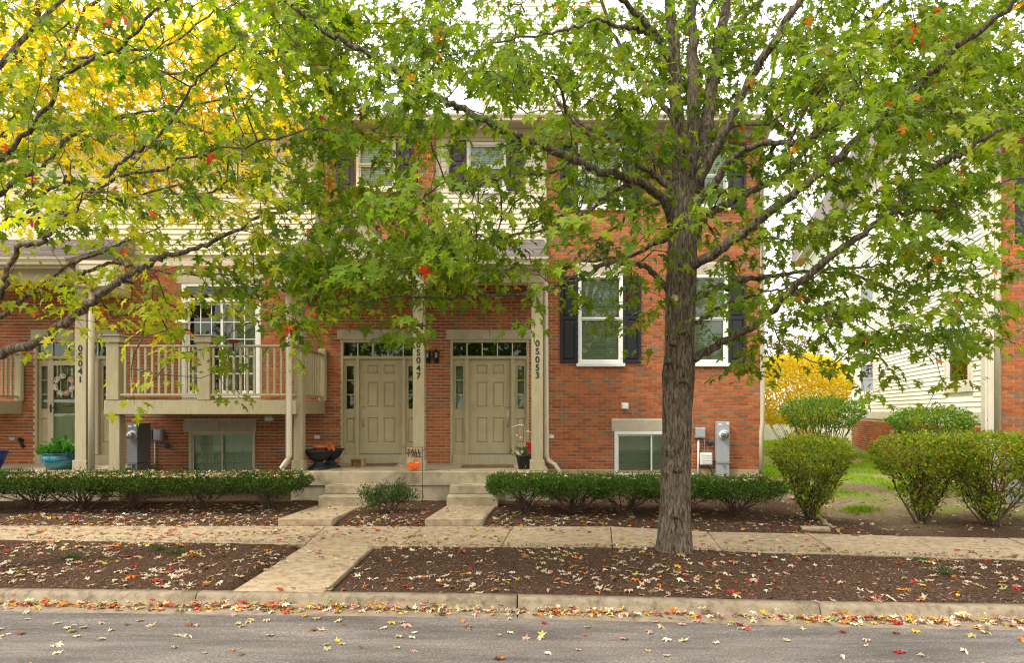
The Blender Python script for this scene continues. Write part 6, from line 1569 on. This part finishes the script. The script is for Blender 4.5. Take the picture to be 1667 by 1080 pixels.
# ------------------------------------------------------------------ fallen leaves and bark chips
PALE = (.56, .44, .28); PINKP = (.56, .33, .27); YEL = (.62, .42, .04); ORA = (.62, .20, .03); REDL = (.48, .03, .025); BRN = (.22, .10, .05); CREAM = (.66, .58, .44); OLV = (.30, .30, .10)
KINDS_ = [('pale cream', CREAM), ('pale tan', PALE), ('pale pink', PINKP), ('yellow', YEL), ('orange', ORA), ('red', REDL), ('brown', BRN), ('greenish', OLV)]
rg5 = np.random.default_rng(123)
L_ = []                                                        # x, y, z, kind, where, tilt, size
def drop(x, y, z, w, where, tilt=.12, s=1.0): L_.append((x, y, z, int(rg5.choice(8, p=np.array(w) / sum(w))), where, tilt, rg5.uniform(.05, .105) * s))
def roadZ(x, y): return -0.115 + 0.05 * min(1, max(0, (5.8 - y) / 4.0))
for _ in range(150):
    x, y = rg5.uniform(-5.2, 5.2), 6.05 - abs(rg5.normal(0, .55)); 
    if y > 4.6: drop(x, y, roadZ(x, y) + .008, (5, 5, 2.5, 1, .8, .8, 1.2, .7), 'on the asphalt', .10, .9)
for _ in range(1300):                                          # drift along the gutter, heaped in places
    x = rg5.uniform(-5.6, 5.6); dens = .42 + .58 * (noise.noise(Vector((x * 1.1, 3.3, 0))) > -.05)
    if x < -1.9: dens = max(dens, .85)
    if rg5.random() > dens: continue
    d = abs(rg5.normal(0, .075)); y = kerbY(x) - .165 - d; drop(x, y, -.105 + rg5.exponential(.016) * (d < .1), (3, 3.6, 2.6, 2.4, 1.8, 2.2, 2.4, .6), 'in the kerb drift', .35, .85)
for _ in range(2300):
    x = rg5.uniform(-6.5, 7.2); y = rg5.uniform(kerbY(x) + .03, frontY(x)); inw = -2.78 < x < -1.75
    if inw and rg5.random() < .75: continue
    if x > 2.0 and rg5.random() < .5: continue
    if noise.noise(Vector((x * 1.6, y * 2.2, 5.5))) < rg5.uniform(-.45, .25): continue
    drop(x, y, (.004 if inw else parkZ(x, y)) + .008, (3.4, 3.5, 3, 1, 1.1, 1.4, 2.2, .3), 'on the walkway' if inw else 'on the brown mulch', .22, .9)
for _ in range(1150):
    x = rg5.uniform(-7.5, 6.6); y = rg5.uniform(frontY(x), rearY(x))
    if x > 1.2 and rg5.random() < .72: continue
    if noise.noise(Vector((x * 1.3, y * 2.0, 9.5))) < rg5.uniform(-.45, .25): continue
    drop(x, y, .009, (1.2, 2.4, 2.2, .8, .9, 1.3, 3.2, .2), 'on the sidewalk', .10, .8)
for _ in range(1500):                                          # thick along the hedge foot
    x = rg5.uniform(-8, 5.0); d = rg5.exponential(.42) if rg5.random() < .7 else rg5.uniform(0, 1.7); y = rearY(x) + .03 + d
    if (-3.6 < x < -2.6 or -1.3 < x < -.3) and y < 12 or y > 12.3: continue
    if x > 1.5 and rg5.random() < .55: continue
    drop(x, y, bedZ(x, y) + .010, (2.6, 3.2, 2.2, 1.8, 1.2, 1.3, 2.6, .4), 'in the planting bed', .25, .85)
for _ in range(330):
    x = rg5.uniform(4.6, 9); y = rg5.uniform(9.6, 13.5); drop(x, y, bedZ(x, y) + .01, (2, 3, 1.5, .8, .8, .6, 2, .6), 'in the planting bed', .25, .75)
for _ in range(26):
    x, y = (rg5.uniform(-3.4, -2.75), rg5.uniform(10.4, 11.6)) if rg5.random() < .6 else (rg5.uniform(-1.2, -.5), rg5.uniform(10.4, 11.6)); drop(x, y, .118, (2, 2, 1, 1, 1, 1, 1, 0), 'on the landing slab', .1, .8)
for x, z0_, ya, yb_ in ((-3.0, .43, 12.06, 12.35), (-2.6, .275, 11.74, 12.0), (-2.85, .275, 11.74, 12.0), (-2.7, .43, 12.06, 12.35), (-.7, .275, 11.74, 12.0)):
    drop(x + rg5.uniform(-.1, .1), rg5.uniform(ya, yb_), z0_ + .008, (1, 1, 1, 1, 2, 2, 1, 0), 'on a concrete step', .1, .8)
for _ in range(26): drop(rg5.uniform(-4.0, .5), rg5.uniform(12.45, 13.6), FLOOR + .008, (2, 2, 2, 1, 1, 2, 1, 0), 'on the porch floor', .15, .8)
for _ in range(1500):                                          # caught on the clipped hedge tops
    if rg5.random() < .74: x = rg5.uniform(-8.3, -3.45); y = rg5.uniform(10.95, 12.1)
    else:
        x = rg5.uniform(-.2, 4.2); y = 11.3 - .12 * x + rg5.uniform(-.5, .55)
        if x < 3.0 and rg5.random() < .72: continue
    if noise.noise(Vector((x * 1.9, y * 1.9, 2.2))) < rg5.uniform(-.6, .2): continue
    drop(x, y, .668 + rg5.uniform(-.01, .03), (4.2, 3.6, 3, 1.1, .7, .8, .8, .5), 'on the clipped hedge', .35, .72)
ZONE = ['near the left edge', 'left of the first kerb joint', 'just right of the left kerb joint', 'in line with the walkway', 'right of the walkway', 'left of the middle kerb joint', 'right of the middle kerb joint', 'just left of the maple trunk', 'in front of the maple trunk', 'just right of the maple trunk', 'by the right kerb joint', 'right of the right kerb joint', 'near the right edge']
X_ = np.array([l[:3] for l in L_]); K_ = np.array([l[3] for l in L_]); TL = np.array([l[5] for l in L_]); S_ = np.array([l[6] for l in L_]); n = len(L_)
an = rg5.uniform(0, 2 * math.pi, n); nr = np.stack([rg5.normal(0, 1, n) * TL, rg5.normal(0, 1, n) * TL, np.ones(n)], 1)
flip = np.where(rg5.random(n) < .45, -1.0, 1.0)[:, None]
ROT = frames(np.stack([np.cos(an), np.sin(an), rg5.normal(0, .5, n) * TL], 1), nr * flip)
COLS = np.clip(np.array([KINDS_[k][1] for k in K_]) * rg5.uniform(.75, 1.2, (n, 1)) * rg5.uniform(.93, 1.07, (n, 3)), 0, 1)
app = np.where(in_frame(X_), F * S_ / X_[:, 1], 0); order = np.argsort(-app); one = order[:300]; rest = order[300:]
scatter_mesh('fallen_leaves', X_[rest] + np.array([0, 0, .004]), ROT[rest], S_[rest], COLS[rest], TDRY, M['dry'])
for i in one:
    o = single_leaf('fallen_leaf', TDRY, int(i) % 5, M['dry_one'])
    o.location = (X_[i] + np.array([0, 0, .004])).tolist(); o.rotation_euler = Matrix(ROT[i].tolist()).to_euler(); o.scale = (S_[i],) * 3; o.color = (*COLS[i].tolist(), 1)
    kn = KINDS_[K_[i]][0]; wh = L_[i][4]; pxx = CX + F * X_[i][0] / X_[i][1]; zi = int(np.searchsorted([150, 300, 430, 560, 700, 845, 960, 1060, 1140, 1260, 1400, 1540], pxx)); sw = 'small' if S_[i] < .068 else 'large' if S_[i] > .09 else 'mid-sized'
    meta(o, f'{sw} {kn} fallen leaf {wh} {ZONE[zi]}', 'fallen leaf', f'{kn} fallen leaves {wh}')
# bark chips over the mulch
n = 15000; P0 = np.zeros((n, 3))
for i in range(n):
    if i < 10500:
        while True:
            x = rg5.uniform(-6.8, 7.4); y = rg5.uniform(kerbY(x) + .01, frontY(x) - .01)
            if not -2.76 < x < -1.76: break
        z = parkZ(x, y)
        if i < 900:
            y = frontY(x) + .0 + abs(rg5.normal(0, .09)); z = .004
    else:
        while True:
            x = rg5.uniform(-8, 6.5); y = rearY(x) + abs(rg5.normal(0, .7)) + .02
            if not ((-3.6 < x < -2.6 or -1.3 < x < -.3) or (x > 4.9 and rg5.random() < .7)): break
        z = bedZ(x, y)
    P0[i] = (x, y, z + .004)
TCH = [(np.array([(-.5, -.12, 0), (.5, -.10, .03), (.45, .12, .05), (-.5, .1, .02), (0, 0, .16)]), np.array([(0, 1, 4), (1, 2, 4), (2, 3, 4), (3, 0, 4)]))]
a = rg5.uniform(0, 6.3, n)
scatter_mesh('bark_chips', P0, frames(np.stack([np.cos(a), np.sin(a), rg5.normal(0, .3, n)], 1), rg5.normal(0, .35, (n, 3)) + np.array([0, 0, 1])), rg5.uniform(.015, .05, n), np.ones((n, 3)), TCH, M['chip'])

# trees across the street, behind the camera: seen in the window panes
rg6 = np.random.default_rng(8); P0 = []
for k in range(9):
    cx_, cy_, cz_ = -24 + 6 * k + rg6.uniform(-1, 1), rg6.uniform(-19, -15), rg6.uniform(4.2, 5.5); v = rg6.normal(0, 1, (800, 3)); v /= np.linalg.norm(v, axis=1, keepdims=True)
    P0.append(np.array([cx_, cy_, cz_]) + v * np.array([3.6, 2.6, 3.6]) * rg6.random((800, 1)) ** .35)
P0 = np.concatenate(P0); P0 = P0[P0[:, 2] > .6]; n = len(P0)
o = scatter_mesh('tree_line', P0, frames(rg6.normal(0, 1, (n, 3)), rg6.normal(0, 1, (n, 3))), rg6.uniform(.4, .8, n), pick([(3, (.06, .11, .012)), (2, (.11, .17, .015)), (1, (.26, .26, .02))], n, rg6), TELL, M['shrubleaf'])
